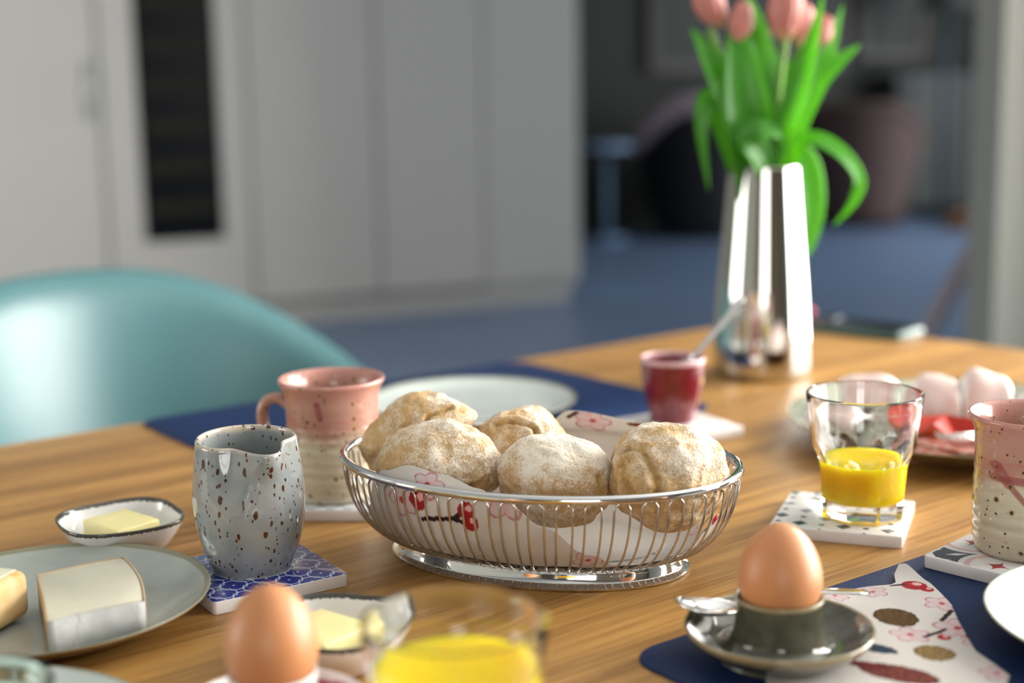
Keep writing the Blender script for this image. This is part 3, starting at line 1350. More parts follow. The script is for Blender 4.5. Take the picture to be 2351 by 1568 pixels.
# ------------------------------------------------------------------ bread rolls
def roll(label, x, y, z, sx, sy, sz, ax, ay, az, seed, cracks, flour=.5, point=0.0):
    bm = bmesh.new()
    bmesh.ops.create_icosphere(bm, subdivisions=6, radius=1.0)
    rot = Matrix.Rotation(az, 3, 'Z') @ Matrix.Rotation(ay, 3, 'Y') @ Matrix.Rotation(ax, 3, 'X')
    me = bpy.data.meshes.new('m')
    cv, fv = [], []
    off = Vector((seed * 7.3, seed * 3.1, seed * 5.7))
    cl = [[Vector(c).normalized() for c in ck[0]] for ck in cracks]
    for v in bm.verts:
        d = v.co.normalized()
        r = 1.0
        r += .13 * noise.noise(d * 1.25 + off) + .065 * noise.noise(d * 2.7 + off) + .026 * noise.noise(d * 7 + off) + .009 * noise.noise(d * 17 + off)
        r += point * max(0, d.x) ** 6
        q = Vector((d.x * abs(d.x) ** -.06 if abs(d.x) > 1e-4 else 0, d.y, d.z if d.z > 0 else d.z * .86))
        cval = 0.0
        for pts, (_, depth, wd, spread) in zip(cl, cracks):
            best = 9
            for p0, p1 in zip(pts, pts[1:]):
                e = p1 - p0
                t = max(0, min(1, (d - p0).dot(e) / max(1e-9, e.length_squared)))
                best = min(best, (d - (p0 + e * t)).length)
            jag = best * (1 + .5 * noise.noise(d * 9 + off))
            r -= depth * exp(-(jag / wd) ** 2)
            r += depth * .55 * exp(-((jag - wd * 2.0) / wd) ** 2)
            cval = max(cval, exp(-(jag / (wd * spread)) ** 2))
        v.co = rot @ Vector((q.x * r * sx, q.y * r * sy, q.z * r * sz))
        cv.append(cval)
        up = (rot @ d)
        fv.append(flour * (.25 + .75 * max(0, up.z)) + .35 * noise.noise(d * 1.7 - off))
    bm.to_mesh(me)
    bm.free()
    for nm, vals in (('crack', cv), ('flour', fv)):
        at = me.attributes.new(nm, 'FLOAT', 'POINT')
        at.data.foreach_set('value', vals)
    o = link('bread_roll', me, BREAD, loc=(x, y, TZ + z))
    return tag(o, label, 'bread roll', 'floured bread rolls in the basket')


roll('highest bread roll at the back left of the basket', -.0690, .985, .0765, .0415, .0290, .0300, 0, R(-24), R(4), 1,
     [(((.75, -.62, .42), (.35, -.80, .52), (.10, -.88, .20), (-.02, -.95, -.1)), .07, .045, 1.6)], .26, .10)
roll('bread roll with pointed right tip at the front left of the basket', -.0525, .925, .0680, .0410, .0320, .0320, 0, R(-9), R(-10), 2,
     [(((.75, -.55, -.25), (.45, -.85, -.35), (.1, -.93, -.42)), .10, .07, 1.5)], .34, .14)
roll('small cracked bread roll in the middle back of the basket', .0050, .982, .0660, .0330, .0310, .0330, 0, R(4), R(10), 3,
     [(((-.62, -.45, .66), (-.25, -.62, .80), (.10, -.78, .66), (.22, -.92, .35)), .09, .055, 1.6)], .28)
roll('round floury bread roll at the front middle of the basket', .0262, .905, .0640, .0385, .0330, .0325, 0, R(3), R(-14), 4,
     [(((.80, -.5, .35), (.86, -.52, 0), (.80, -.5, -.3)), .05, .06, 1.6)], .55)
roll('big bread roll with golden split at the right end of the basket', .0985, .890, .0700, .0385, .0335, .0380, 0, R(6), R(-8), 5,
     [(((-.70, -.45, .52), (-.38, -.70, .58), (-.22, -.86, .35), (-.10, -.95, .1), (-.12, -.97, -.2)), .07, .06, 1.3),
      (((-.72, -.66, .25), (-.55, -.82, .0), (-.35, -.92, -.2)), .045, .13, 2.1)], .40)

# ------------------------------------------------------------------ speckled milk jug
JS = R(-57)


def jugfn(t, r, z):
    d = (t - JS + pi) % (2 * pi) - pi
    k = sstep(.040, .088, z)
    k2 = sstep(.060, .089, z)
    dr = .0085 * k2 * exp(-(d / .30) ** 2) - .0058 * k * (exp(-((d - .72) / .30) ** 2) + exp(-((d + .72) / .30) ** 2))
    return r + dr, z - .0022 * k2 * exp(-(d / .5) ** 2) + .001 * k2 * cos(t - JS + pi)


jug = thing('milk_jug', 'speckled blue-grey ceramic milk jug with pinched spout on the blue coaster', 'jug', (-.1755, .9085, CZ))
outer = cr([(.0, 0.0), (.0245, 0.0), (.0262, .0012), (.0310, .0130), (.0350, .0290), (.0368, .0450), (.0363, .0600), (.0348, .0740), (.0336, .0830), (.0332, .0870)], 5)
inner = cr([(.0322, .0888), (.0308, .0880), (.0305, .0840), (.0315, .0740), (.0330, .0600), (.0334, .0450), (.0312, .0260), (.0250, .0100), (.0120, .0056), (0, .0052)], 5)
link('body', lathe(outer[1:] if outer[0][0] > 0 else outer, 120, jugfn) if False else lathe(outer + inner, 128, jugfn), m_jug(), jug)


# ------------------------------------------------------------------ pink stoneware mugs
def mug(label, x, y, z, drips, handle, segs=96):
    t = thing('mug', label, 'mug', (x, y, z))
    prof = [(0, .0015), (.026, .0015), (.0275, 0), (.0318, 0), (.0338, .0022)]
    for i in range(1, 41):
        zz = .0022 + (.0780 - .0022) * i / 40
        rr = interp([(.0, .0340), (.012, .0356), (.035, .0362), (.060, .0358), (.078, .0362)], zz)
        rr += .00030 * sin(zz * 2 * pi / .0078) * sstep(.078, .055, zz)
        prof.append((rr, zz))
    prof += [(.0366, .0815), (.0378, .0855), (.0396, .0888), (.0408, .0905), (.0412, .0922), (.0406, .0936), (.0394, .0936), (.0376, .0905),
             (.0350, .0850), (.0335, .0780), (.0330, .0500), (.0325, .0150), (.0290, .0070), (.0150, .0050), (0, .0050)]
    mt = m_mug(drips)
    link('body', lathe(prof, segs), mt, t)
    a = R(handle)
    hp = cr([(.033, .0705), (.043, .0765), (.0535, .0725), (.0565, .060), (.0525, .045), (.0435, .0345), (.034, .0300)], 8)
    link('handle', tubem([(r * cos(a), r * sin(a), zz) for r, zz in hp], .0062, 14, flat=.72), mt, t)
    return t


mug('pink-glazed speckled mug behind the grey jug, left of the basket', -.1405, 1.0790, CZ, [(-.0070, .079, -.0050, .0685, .0026)], 172)
mug('pink-glazed mug with long red drip at the right edge of the table', .3415, .9100, CZ + .0022, [(-.0300, .0640, -.0235, .0520, .0028), (-.0235, .0520, -.0060, .0300, .0019), (-.006, .030, -.002, .0255, .0026), (-.0300, .0560, .0300, .0520, .0030)], -20)


# ------------------------------------------------------------------ juice glasses
def glass(label, x, y, z, level, rot, group):
    t = thing('juice_glass', label, 'glass', (x, y, z), rot, group)

    def fac(th, r, zz):
        w = sstep(.053, .042, zz)
        m = (th % (pi / 4)) - pi / 8
        k = cos(pi / 8) / cos(m)
        return r * (1 + w * (k * 1.035 - 1)), zz

    out_ = [(0, .0018), (.022, .0012), (.0262, 0), (.0285, .0006), (.0292, .0030), (.0298, .0120), (.0308, .0260), (.0318, .0400),
            (.0330, .0440), (.0352, .0490), (.0366, .0530), (.0373, .0580), (.0390, .0700), (.0408, .0830), (.0416, .0900), (.0415, .0914)]
    in_ = [(.0405, .0920), (.0396, .0914), (.0394, .0900), (.0386, .0830), (.0368, .0700), (.0351, .0580), (.0340, .0530), (.0322, .0490), (.0300, .0440),
           (.0290, .0400), (.0282, .0260), (.0270, .0170), (.0240, .0138), (.0150, .0126), (0, .0122)]
    me = lathe(out_, 96, fac)
    vs, fs = [], []
    # outer faceted skin and smooth inner skin in one closed mesh
    prof = out_ + in_
    no = len(out_)

    def both(th, r, zz):
        return fac(th, r, zz)
    bpy.data.meshes.remove(me)
    rings = []
    segs = 96
    for k, (r, zz) in enumerate(prof):
        if r <= 1e-6:
            rings.append([len(vs)])
            vs.append((0, 0, zz))
            continue
        ids = []
        for i in range(segs):
            th = 2 * pi * i / segs
            rr = fac(th, r, zz)[0] if k < no else r
            ids.append(len(vs))
            vs.append((rr * cos(th), rr * sin(th), zz))
        rings.append(ids)
    for a, b in zip(rings, rings[1:]):
        if len(a) == 1:
            fs += [(a[0], b[(i + 1) % segs], b[i]) for i in range(segs)]
        elif len(b) == 1:
            fs += [(a[i], a[(i + 1) % segs], b[0]) for i in range(segs)]
        else:
            fs += [(a[i], a[(i + 1) % segs], b[(i + 1) % segs], b[i]) for i in range(segs)]
    link('tumbler', mesh(vs, fs), GLASS, t, sharp=24)
    ip = [(r + .0004, zz - .0003) for r, zz in in_[::-1] if r > 0 and zz < level - .0005]
    rl = interp(sorted((zz, r) for r, zz in in_), level) + .0004
    jp = [(0, .0118)] + ip + [(rl, level + .0006), (rl - .0012, level), (0, level)]
    link('juice', lathe(jp, 64), JUICE, t, sharp=50)
    return t


glass('faceted glass half full of orange juice on the diamond coaster', .2530, .9995, CZ, .0415, R(10), 'glasses of orange juice')
glass('blurred glass of orange juice in the near foreground, cut by the lower frame', -.0275, .5930, TZ, .0680, R(4), 'glasses of orange juice')


# ------------------------------------------------------------------ eggs and egg cups
def egg(label, x, y, zc, s=1.0):
    prof = []
    n = 36
    for i in range(n + 1):
        a = pi * i / n - pi / 2
        zz = sin(a)
        r = cos(a) * (1 - .115 * zz - .02 * zz * zz)
        prof.append((max(0, .0232 * r * s) if 0 < i < n else 0, .0288 * zz * s))
    o = link('boiled_egg', lathe(prof, 64), EGG, loc=(x, y, zc))
    return tag(o, label, 'egg', 'brown boiled eggs')


def egg_cup(label, x, y, z, R0, mat, cr_):
    t = thing('egg_cup', label, 'egg cup', (x, y, z))
    k = R0
    prof = [(0, .0), (k * .60, 0), (k * .64, .0008), (k * .70, .0030), (k * .90, .0100), (k * .985, .0150), (k, .0172), (k * .99, .0182), (k * .965, .0180), (k * .88, .0140),
            (k * .70, .0085), (k * .58, .0080), (k * .50, .0110), (k * .462, .0200), (k * .455, .0280), (k * .468, .0345), (k * .462, .0358), (k * .440, .0356), (k * .425, .0335),
            (k * .40, .0250), (k * .34, .0150), (k * .22, .0090), (0, .0070)]
    link('body', lathe(cr(prof, 3), 96), mat, t)
    return t


MZ = TZ + .0022
egg_cup('olive-green glazed egg cup with saucer rim on the near navy mat', .1467, .7565, MZ + .0010, .0530, m_green_glaze(), 0)
egg('brown egg standing in the olive-green egg cup', .1470, .7565, TZ + .0515)
egg_cup('rose and cream egg cup saucer at the lower frame edge beside the foreground glass', -.1205, .6600, TZ + .0045, .0470, m_pink_saucer(), 0)
egg('brown egg in the rose and cream egg cup, blurred in the foreground', -.1205, .6600, TZ + .0560, .985)


# ------------------------------------------------------------------ spoons
def spoon(name, label, path, wbowl, loc=(0, 0, 0), wh=.0035, up=(0, 0, 1)):
    """path: list of 3-D points from bowl tip to handle end; the first third is the bowl"""
    t = thing(name, label, 'spoon', loc)
    pts = [Vector(p) for p in cr(path, 10)]
    n = len(pts)
    L = [0]
    for a, b in zip(pts, pts[1:]):
        L.append(L[-1] + (b - a).length)
    T_ = L[-1]
    lb = .30
    vs = []
    M2 = 9
    for i, p in enumerate(pts):
        q = L[i] / T_
        if q < lb:
            e = q / lb
            wdt = wbowl * sqrt(max(0, 1 - (2 * e - .92) ** 2 / 1.18)) if e > .0 else .0006
            wdt = max(wdt, wh if e > .6 else .0004)
            cup = .0055 * sin(pi * min(1, e * 1.02)) ** .7 if e < .98 else 0
        else:
            e = (q - lb) / (1 - lb)
            wdt = wh * (.75 + .55 * e) * (1 if e < .97 else .7)
            cup = -.0003
        T = (pts[min(i + 1, n - 1)] - pts[max(i - 1, 0)]).normalized()
        side = T.cross(Vector(up)).normalized()
        nn = side.cross(T).normalized()
        for k in range(M2):
            s = -1 + 2 * k / (M2 - 1)
            vs.append(p + side * (wdt * s) - nn * cup * (1 - s * s))
    nb = next(i for i in range(n) if L[i] / T_ >= lb)
    fb = [f for f in face_grid(n, M2)]
    bowl = [f for f in fb if min(f) // M2 < nb]
    hand = [f for f in fb if min(f) // M2 >= nb]
    for nm, ff in (('bowl', bowl), ('handle', hand)):
        used = sorted({i for f in ff for i in f})
        mp = {u: i for i, u in enumerate(used)}
        o = link(nm, raw([vs[u] for u in used], [tuple(mp[i] for i in f) for f in ff]), SILVER, t)
        solid(o, .0011)
    return t


spoon('teaspoon', 'steel teaspoon lying across the olive-green saucer behind its egg',
      [(.0925, .7700, TZ + .0300), (.1040, .7745, TZ + .0270), (.1180, .7815, TZ + .0240), (.1320, .7870, TZ + .0225), (.1700, .8050, TZ + .0225), (.2130, .8230, TZ + .0150)], .0145)
# ------------------------------------------------------------------ butter dishes
BD = m_butter_dish()
BUT = m_butter()


def dish(label, x, y, ang, group):
    bm = bmesh.new()
    rings = []
    sect = [(.50, .0), (.56, .0006), (.72, .0060), (.88, .0150), (.975, .0225), (1.0, .0252), (.985, .0262), (.955, .0252), (.86, .0165), (.70, .0082), (.50, .0042), (.001, .0040)]
    sect = cr(sect, 3)
    n = 72
    for k, zz in sect:
        ids = []
        for i in range(n):
            a = 2 * pi * i / n
            e = 2.9
            c, s = cos(a), sin(a)
            r = (abs(c) ** e + abs(s) ** e) ** (-1 / e)
            ids.append(bm.verts.new((.0420 * max(k, .001) * r * c, .0420 * max(k, .001) * r * s * (1 + .06 * c), zz + .0016 * abs(c * s) * 2 * max(0, k - .7))))
        rings.append(ids)
    bm.faces.new(rings[0][::-1])
    for a, b in zip(rings, rings[1:]):
        for i in range(n):
            bm.faces.new((a[i], a[(i + 1) % n], b[(i + 1) % n], b[i]))
    bm.faces.new(rings[-1])
    me = bpy.data.meshes.new('m')
    bmesh.ops.recalc_face_normals(bm, faces=bm.faces)
    bm.to_mesh(me)
    bm.free()
    o = link('butter_dish', me, BD, loc=(x, y, TZ), rotz=ang)
    return tag(o, label, 'dish', group)


def butter(label, x, y, ang, hx, hy, z0, h):
    bm = bmesh.new()
    me = box(-hx, hx, -hy, hy, 0, h, .0014, 3)
    bm.from_mesh(me)
    bmesh.ops.subdivide_edges(bm, edges=bm.edges[:], cuts=3, use_grid_fill=True)
    for v in bm.verts:
        d = noise.noise_vector(v.co * 55) * .0009
        v.co += d
    bm.to_mesh(me)
    bm.free()
    o = link('butter_block', me, BUT, loc=(x, y, z0), rotz=ang, sharp=45)
    return tag(o, label, 'butter', 'blocks of butter')


dish('white dark-rimmed butter dish left of the jug, behind the cheese plate', -.2805, .9720, R(32), 'dark-rimmed butter dishes')
butter('block of butter in the dish left of the grey jug', -.2790, .9700, R(-42), .0215, .0175, TZ + .0052, .0190)
dish('white dark-rimmed butter dish half hidden behind the foreground egg and glass', -.1045, .7640, R(-18), 'dark-rimmed butter dishes')
butter('slab of butter in the dish behind the foreground egg', -.1100, .7650, R(-38), .0210, .0190, TZ + .0052, .0170)


# ------------------------------------------------------------------ plates
def plate(label, name, x, y, z, R0, h, mat, flat=.70):
    p = [(0, .0012), (R0 * .50, .0010), (R0 * .52, 0), (R0 * .56, 0), (R0 * .58, .0014), (R0 * .74, .0042), (R0 * .90, h * .62), (R0 * .985, h - .0025), (R0, h - .0008), (R0 * .996, h), (R0 * .978, h - .0008),
         (R0 * .90, h * .72), (R0 * .78, h * .44), (R0 * .62, .0062), (R0 * .3, .0056), (0, .0055)]
    o = link(name, lathe(cr(p, 3), 128), mat, loc=(x, y, z))
    return tag(o, label, 'plate')


plate('pale green stoneware plate carrying the cheese pieces at the left', 'cheese_plate', -.2900, .8350, TZ, .1000, .0190, PLATE)
plate('empty pale plate on the far navy mat behind the basket', 'dinner_plate', -.0420, 1.3900, MZ, .1050, .0145, PLATE_PALE)
plate('large olive plate of cold cuts behind the juice glass', 'serving_plate', .4050, 1.2500, TZ, .1550, .0240, PLATE_OLIVE)
plate('pale plate cut off by the right frame edge on the near mat', 'dinner_plate', .3700, .7600, MZ, .1020, .0200, PLATE_PALE)
plate('blurred pale plate in the lower left corner below the cheese plate', 'side_plate', -.2720, .6240, TZ, .1030, .0180, PLATE_PALE)

# ------------------------------------------------------------------ cheese


def m_brie():
    n = Nodes('brie')
    o = n.obj()
    v = n.noise(o, 120, 4)
    c = n.mix(v, (.62, .59, .44), (.70, .67, .53))
    return n.set(color=c, rough=.4)


def m_rind(name, a, b, c3):
    n = Nodes(name)
    o = n.obj()
    v = n.noise(o, 80, 5, .65)
    w_ = n.noise(n.scale(o, (90, 90, 25)), 1, 4)
    c = n.mix(v.smooth(.35, .65), a, b)
    c = n.mix(w_.smooth(.55, .7), c, c3)
    n.bump(v, .4, .001)
    return n.set(color=c, rough=.7)


BRIE = m_brie()
RIND = m_rind('white_mould_rind', (.46, .455, .44), (.56, .555, .54), (.30, .305, .305))
RINDE = plain('tan_rind_edge', (.52, .38, .22), .6)
ch1 = thing('cheese_wedge', 'cut piece of soft white-rind cheese on the green plate', 'cheese', (-.2590, .8220, TZ + .0072))
q4 = [(-.0385, .0235), (.0065, .0555), (.0400, -.0240), (-.0075, -.0545)]


def bulge(p, q, k, n=12, amp=0.0):
    out = []
    for i in range(n):
        t = i / n
        nx_, ny_ = (q[1] - p[1]), -(q[0] - p[0])
        l = hypot(nx_, ny_)
        a = amp * sin(pi * t)
        out.append((p[0] + (q[0] - p[0]) * t + nx_ / l * a, p[1] + (q[1] - p[1]) * t + ny_ / l * a))
    return out


ol = bulge(q4[0], q4[1], 0, amp=-.002) + bulge(q4[1], q4[2], 0, amp=-.0035) + bulge(q4[2], q4[3], 0, amp=.002) + bulge(q4[3], q4[0], 0, amp=.0005)
ol = ol[::-1]
link('paste', slab([(x * .97, y * .97) for x, y in ol], .0004, .0200, .0008), BRIE, ch1, sharp=40)
# rind strip on the near side and a thin tan skin round the other sides


def strip(pts, z0, z1, th):
    vs, fs = [], []
    for x, y in pts:
        vs += [(x, y, z0), (x, y, z1)]
    for i in range(len(pts) - 1):
        fs.append((2 * i, 2 * i + 2, 2 * i + 3, 2 * i + 1))
    return raw(vs, fs)


near = bulge(q4[2], q4[3], 0, amp=.002) + [q4[3]]
o = link('rind', strip(near, 0, .0192, 0), RIND, ch1)
solid(o, .0024)
side = bulge(q4[3], q4[0], 0, amp=.0005) + bulge(q4[0], q4[1], 0, amp=-.002) + bulge(q4[1], q4[2], 0, amp=-.0035) + [q4[2]]
o = link('rind_edge', strip(side, 0, .0203, 0), RINDE, ch1)
solid(o, .0012)
ch2 = thing('cheese_block', 'block of orange-rind cheese at the left frame edge on the green plate', 'cheese', (-.3380, .7960, TZ + .0072), R(-17))
OR = m_rind('washed_orange_rind', (.72, .47, .20), (.76, .57, .31), (.62, .28, .06))
link('rind', box(-.030, .030, -.045, .045, 0, .0300, .007, 4), OR, ch2)
link('paste', box(-.026, .024, -.040, .040, .0280, .0306, .001), BRIE, ch2)

# ------------------------------------------------------------------ jam cup


def m_jamcup():
    n = Nodes('red_gold_flecked_glass')
    o = n.obj()
    x, y, z = n.sep(o)
    v = n.noise(o, 70, 4)
    c = n.mix(v.smooth(.3, .7), (.13, .007, .011), (.19, .016, .024))
    c = n.mix(speckle(n, n.addv(o, n.scale(n.noise(o, 150, 2, color=True), .004)), 70, .55, .42), c, (.55, .36, .11))
    c = n.mix(z.smooth(.0555, .0580), c, (.62, .40, .42))
    return n.set(color=c, rough=.22, coat=.5, coatr=.05)


jc = thing('jam_cup', 'dark red gold-flecked jam cup with a spoon on the white coaster', 'cup', (.1505, 1.3090, CZ))
pr_ = [(0, 0), (.0200, 0), (.0212, .0012), (.0238, .0140), (.0268, .0280), (.0288, .0420), (.0298, .0540), (.0300, .0600), (.0294, .0608), (.0286, .0602),
       (.0283, .0540), (.0272, .0420), (.0250, .0280), (.0220, .0150), (.0180, .0060), (0, .0050)]
link('body', lathe(cr(pr_, 4), 72), m_jamcup(), jc)
link('jam', lathe([(0, .0060), (.0176, .0064), (.0212, .0150), (.0245, .0280), (.0266, .0420), (.0278, .0530), (.0200, .0524), (0, .0520)], 48), plain('cherry_jam', (.16, .006, .010), .12, coat=.4), jc)
spoon('jam_spoon', 'slim spoon leaning out of the red jam cup towards the vase',
      [(.1400, 1.3040, TZ + .0480), (.1480, 1.3060, TZ + .0510), (.1580, 1.3080, TZ + .0570), (.1770, 1.3125, TZ + .0760), (.2000, 1.3210, TZ + .1000), (.2180, 1.3300, TZ + .1215)], .0085, wh=.0030, up=(-.35, -.75, .55))

# ------------------------------------------------------------------ vase
VX, VY = .2790, 1.5630


def m_vase():
    n = Nodes('silvered_glass')
    o = n.obj()
    x, y, z = n.sep(o)
    c = n.mix(z.smooth(.0, .20), (.56, .55, .52), (.50, .49, .46))
    return n.set(color=c, rough=.045, metal=1.0)


va = thing('vase', 'tall tapering silvered glass vase at the far side of the table', 'vase', (VX, VY, TZ))
vp = [(0, .0010), (.044, .0010), (.046, 0), (.0495, .0005), (.0535, .0040), (.0548, .0120), (.0548, .0240), (.0530, .0560), (.0500, .1000), (.0455, .1500), (.0410, .2000), (.0384, .2300),
      (.0372, .2304), (.0366, .2290), (.0395, .2000), (.0440, .1500), (.0485, .1000), (.0515, .0560), (.0530, .0240), (.0500, .0080), (0, .0070)]
link('body', lathe(cr(vp, 4), 128), m_vase(), va)


# ------------------------------------------------------------------ tulips
def leaf_mesh(path, wid, fold=.35, twist=0.0, face=(0, -1, 0.15), prof=None):
    pts = [Vector(p) for p in cr(path, 9)]
    n = len(pts)
    M2 = 9
    vs, al = [], []
    prev = None
    for i, p in enumerate(pts):
        q = i / (n - 1)
        wdt = wid * (interp(prof, q) if prof else (sin(pi * min(1, q ** .75 * .96 + .04)) ** .8 * (1 - .15 * q)))
        T = (pts[min(i + 1, n - 1)] - pts[max(i - 1, 0)]).normalized()
        f = Vector(face)
        f = Matrix.Rotation(twist * q, 3, T) @ f
        nn = f - T * f.dot(T)
        if nn.length < .2 and prev:
            nn = prev - T * prev.dot(T)
        nn.normalize()
        if prev and nn.dot(prev) < 0:
            nn = -nn
        prev = nn
        side = T.cross(nn).normalized()
        for k in range(M2):
            s = -1 + 2 * k / (M2 - 1)
            vs.append(p + side * (wdt * s) + nn * (wdt * fold * s * s))
            al.append((s * .5 + .5, q, 0))
    me = raw(vs, face_grid(n, M2))
    at = me.color_attributes.new('along', 'FLOAT_COLOR', 'POINT')
    flat = []
    for c in al:
        flat += [*c, 1.0]
    at.data.foreach_set('color', flat)
    return me


def tulip(label, base, head, hs, tilt, leaves, seed):
    """base and head as offsets from the vase axis"""
    t = thing('tulip', label, 'tulip', (VX, VY, TZ), 0, 'pink tulips in the vase')
    bx, by = base
    hx, hy, hz = head
    st = cr([(bx * .3, by * .3, .020), (bx, by, .150), (bx * 1.0 + (hx - bx) * .15, by + (hy - by) * .15, .235), (bx + (hx - bx) * .6, by + (hy - by) * .6, (hz + .23) / 2 + .01), (hx, hy, hz - .8 * hs)], 6)
    link('stem', tubem(st, .0034, 10), STEM, t)
    ax = Matrix.Rotation(tilt[0], 3, 'X') @ Matrix.Rotation(tilt[1], 3, 'Y')
    rnd = random.Random(seed)
    for k in range(6):
        a = 2 * pi * k / 6 + seed
        io = 1.0 if k % 2 else .90
        pth = []
        for q, r in ((0, .06), (.15, .30), (.40, .47), (.68, .45), (.90, .30), (1.02, .16 + .1 * rnd.random())):
            v = Vector((r * io * hs * cos(a), r * io * hs * sin(a), (q - .5) * 1.75 * hs))
            pth.append(Vector((hx, hy, hz)) + ax @ v)
        fc = ax @ Vector((-cos(a), -sin(a), 0))
        me = leaf_mesh([tuple(p) for p in pth], hs * .46, .42, 0, tuple(fc), [(0, .25), (.2, .75), (.5, 1.0), (.8, .75), (1.0, .12)])
        o = link('petal', me, PETAL, t)
        solid(o, .0009)
    for (pth, wid, fold, tw, fc) in leaves:
        o = link('leaf', leaf_mesh([(p[0], p[1], p[2]) for p in pth], wid, fold, tw, fc), LEAF, t)
        solid(o, .0011)
    return t


def L3(pts, ys):
    return [(x, y, z) for (x, z), y in zip(pts, ys)]


tulip('pink tulip leaning furthest left, cut by the top frame edge', (-.014, -.006), (-.062, -.010, .404), .031, (R(8), R(-30)),
      [(L3([(-.006, .16), (-.019, .229), (-.046, .308), (-.066, .350), (-.083, .380)], (-.012, -.018, -.026, -.022, -.014)), 0.0224, .35, .3, (.3, -1, .1)),
       (L3([(-.020, .19), (-.040, .262), (-.055, .297), (-.067, .302), (-.072, .271), (-.064, .207)], (-.004, -.012, -.020, -.028, -.030, -.026)), 0.0139, .45, 0, (-.45, -1, .15))], 1)
tulip('small pink tulip bud second from the left, lower than its neighbour', (-.010, .008), (-.031, -.018, .383), .025, (R(4), R(12)),
      [(L3([(-.008, .15), (-.012, .229), (-.026, .290), (-.033, .345), (-.038, .398)], (-.010, -.020, -.030, -.026, -.012)), 0.0310, .30, -.2, (.25, -1, .05))], 2)
tulip('largest pink tulip in the middle of the bunch', (.006, -.010), (.016, -.028, .394), .036, (R(6), R(4)),
      [(L3([(.000, .15), (-.005, .229), (-.002, .300), (-.010, .368), (-.022, .420)], (.004, .002, -.004, -.002, .004)), 0.0251, .3, .2, (.1, -1, 0)),
       (L3([(.000, .19), (-.004, .230), (-.020, .258), (-.016, .272), (.002, .270), (.010, .262)], (-.018, -.034, -.044, -.050, -.046, -.044)), 0.0172, .2, 0, (0, -1, .7))], 3)
tulip('pink tulip tucked behind the right side of the largest one', (.012, .004), (.037, -.006, .381), .025, (R(0), R(10)),
      [(L3([(.004, .15), (.006, .229), (.026, .300), (.042, .357), (.056, .412)], (-.010, -.022, -.036, -.034, -.022)), 0.0152, .55, -.3, (-.35, -1, .1)),
       (L3([(.016, .18), (.026, .245), (.046, .259), (.074, .245), (.094, .218), (.089, .192), (.070, .167)], (-.006, -.020, -.030, -.036, -.036, -.034, -.030)), 0.0112, .4, 0, (.15, -.8, .75))], 4)
tulip('coral pink tulip furthest right among the pointed leaves', (.015, .010), (.060, .006, .371), .023, (R(0), R(24)),
      [(L3([(.012, .17), (.022, .245), (.050, .323), (.067, .357), (.084, .404)], (.006, .008, .006, .004, .006)), 0.0158, .5, .4, (.2, -1, .1)),
       (L3([(.012, .18), (.018, .250), (.044, .314), (.068, .338), (.100, .360)], (.0, -.008, -.014, -.014, -.010)), 0.0165, .5, .3, (.3, -1, .45)),
       (L3([(.020, .18), (.030, .236), (.047, .226), (.056, .185), (.054, .146), (.047, .120)], (.010, .014, .018, .022, .024, .024)), 0.0205, .25, 0, (.25, -1, .1))], 5)
tulip('dark coral tulip half hidden low behind the largest one', (.002, .014), (-.003, .016, .366), .021, (R(-4), R(-6)),
      [(L3([(.006, .16), (.012, .229), (.020, .290), (.030, .330), (.040, .352)], (.016, .018, .018, .016, .014)), 0.0211, .35, 0, (0, -1, .1))], 6)

# ------------------------------------------------------------------ phone at the far corner
ph = thing('mobile_phone', 'dark phone in a green case lying near the far corner of the table', 'phone', (.4500, 1.8250, TZ), R(-44))
PC = plain('green_phone_case', (.012, .055, .045), .35)
link('case', slab(rounded(.078, .037, .010), 0, .0105, .0030, 3), PC, ph, sharp=40)
link('screen', slab(rounded(.073, .033, .008), .0105, .0112, .0003), plain('black_screen', (.006, .010, .012), .05), ph, sharp=40)
link('camera_bump', slab([(x - .052, y + .012) for x, y in rounded(.015, .015, .005)], .0108, .0130, .0004), plain('camera_glass', (.02, .02, .025), .05), ph, sharp=40)
link('pink_light_spot', lathe([(0, -.005)] + [(.005 * cos(R(a)), .005 * sin(R(a))) for a in range(-75, 80, 15)] + [(0, .005)], 16), plain('pink_spot_colour', (.75, .10, .16), .25), ph, loc=(-.083, .020, .0165))  # bead added to stand in for a blurred pink point of light

# ------------------------------------------------------------------ cold cuts on the serving plate


def m_ham():
    n = Nodes('cooked_ham')
    o = n.obj()
    a = n.sep(n.attr('along'))
    v = n.noise(o, 70, 4)
    c = n.mix(v.smooth(.3, .7), (.70, .50, .46), (.76, .62, .58))
    fat = (a[1] + (v - .5) * .1) > .84
    c = n.mix(fat, c, (.86, .84, .80))
    return n.set(color=c, rough=.28)


HAM = m_ham()


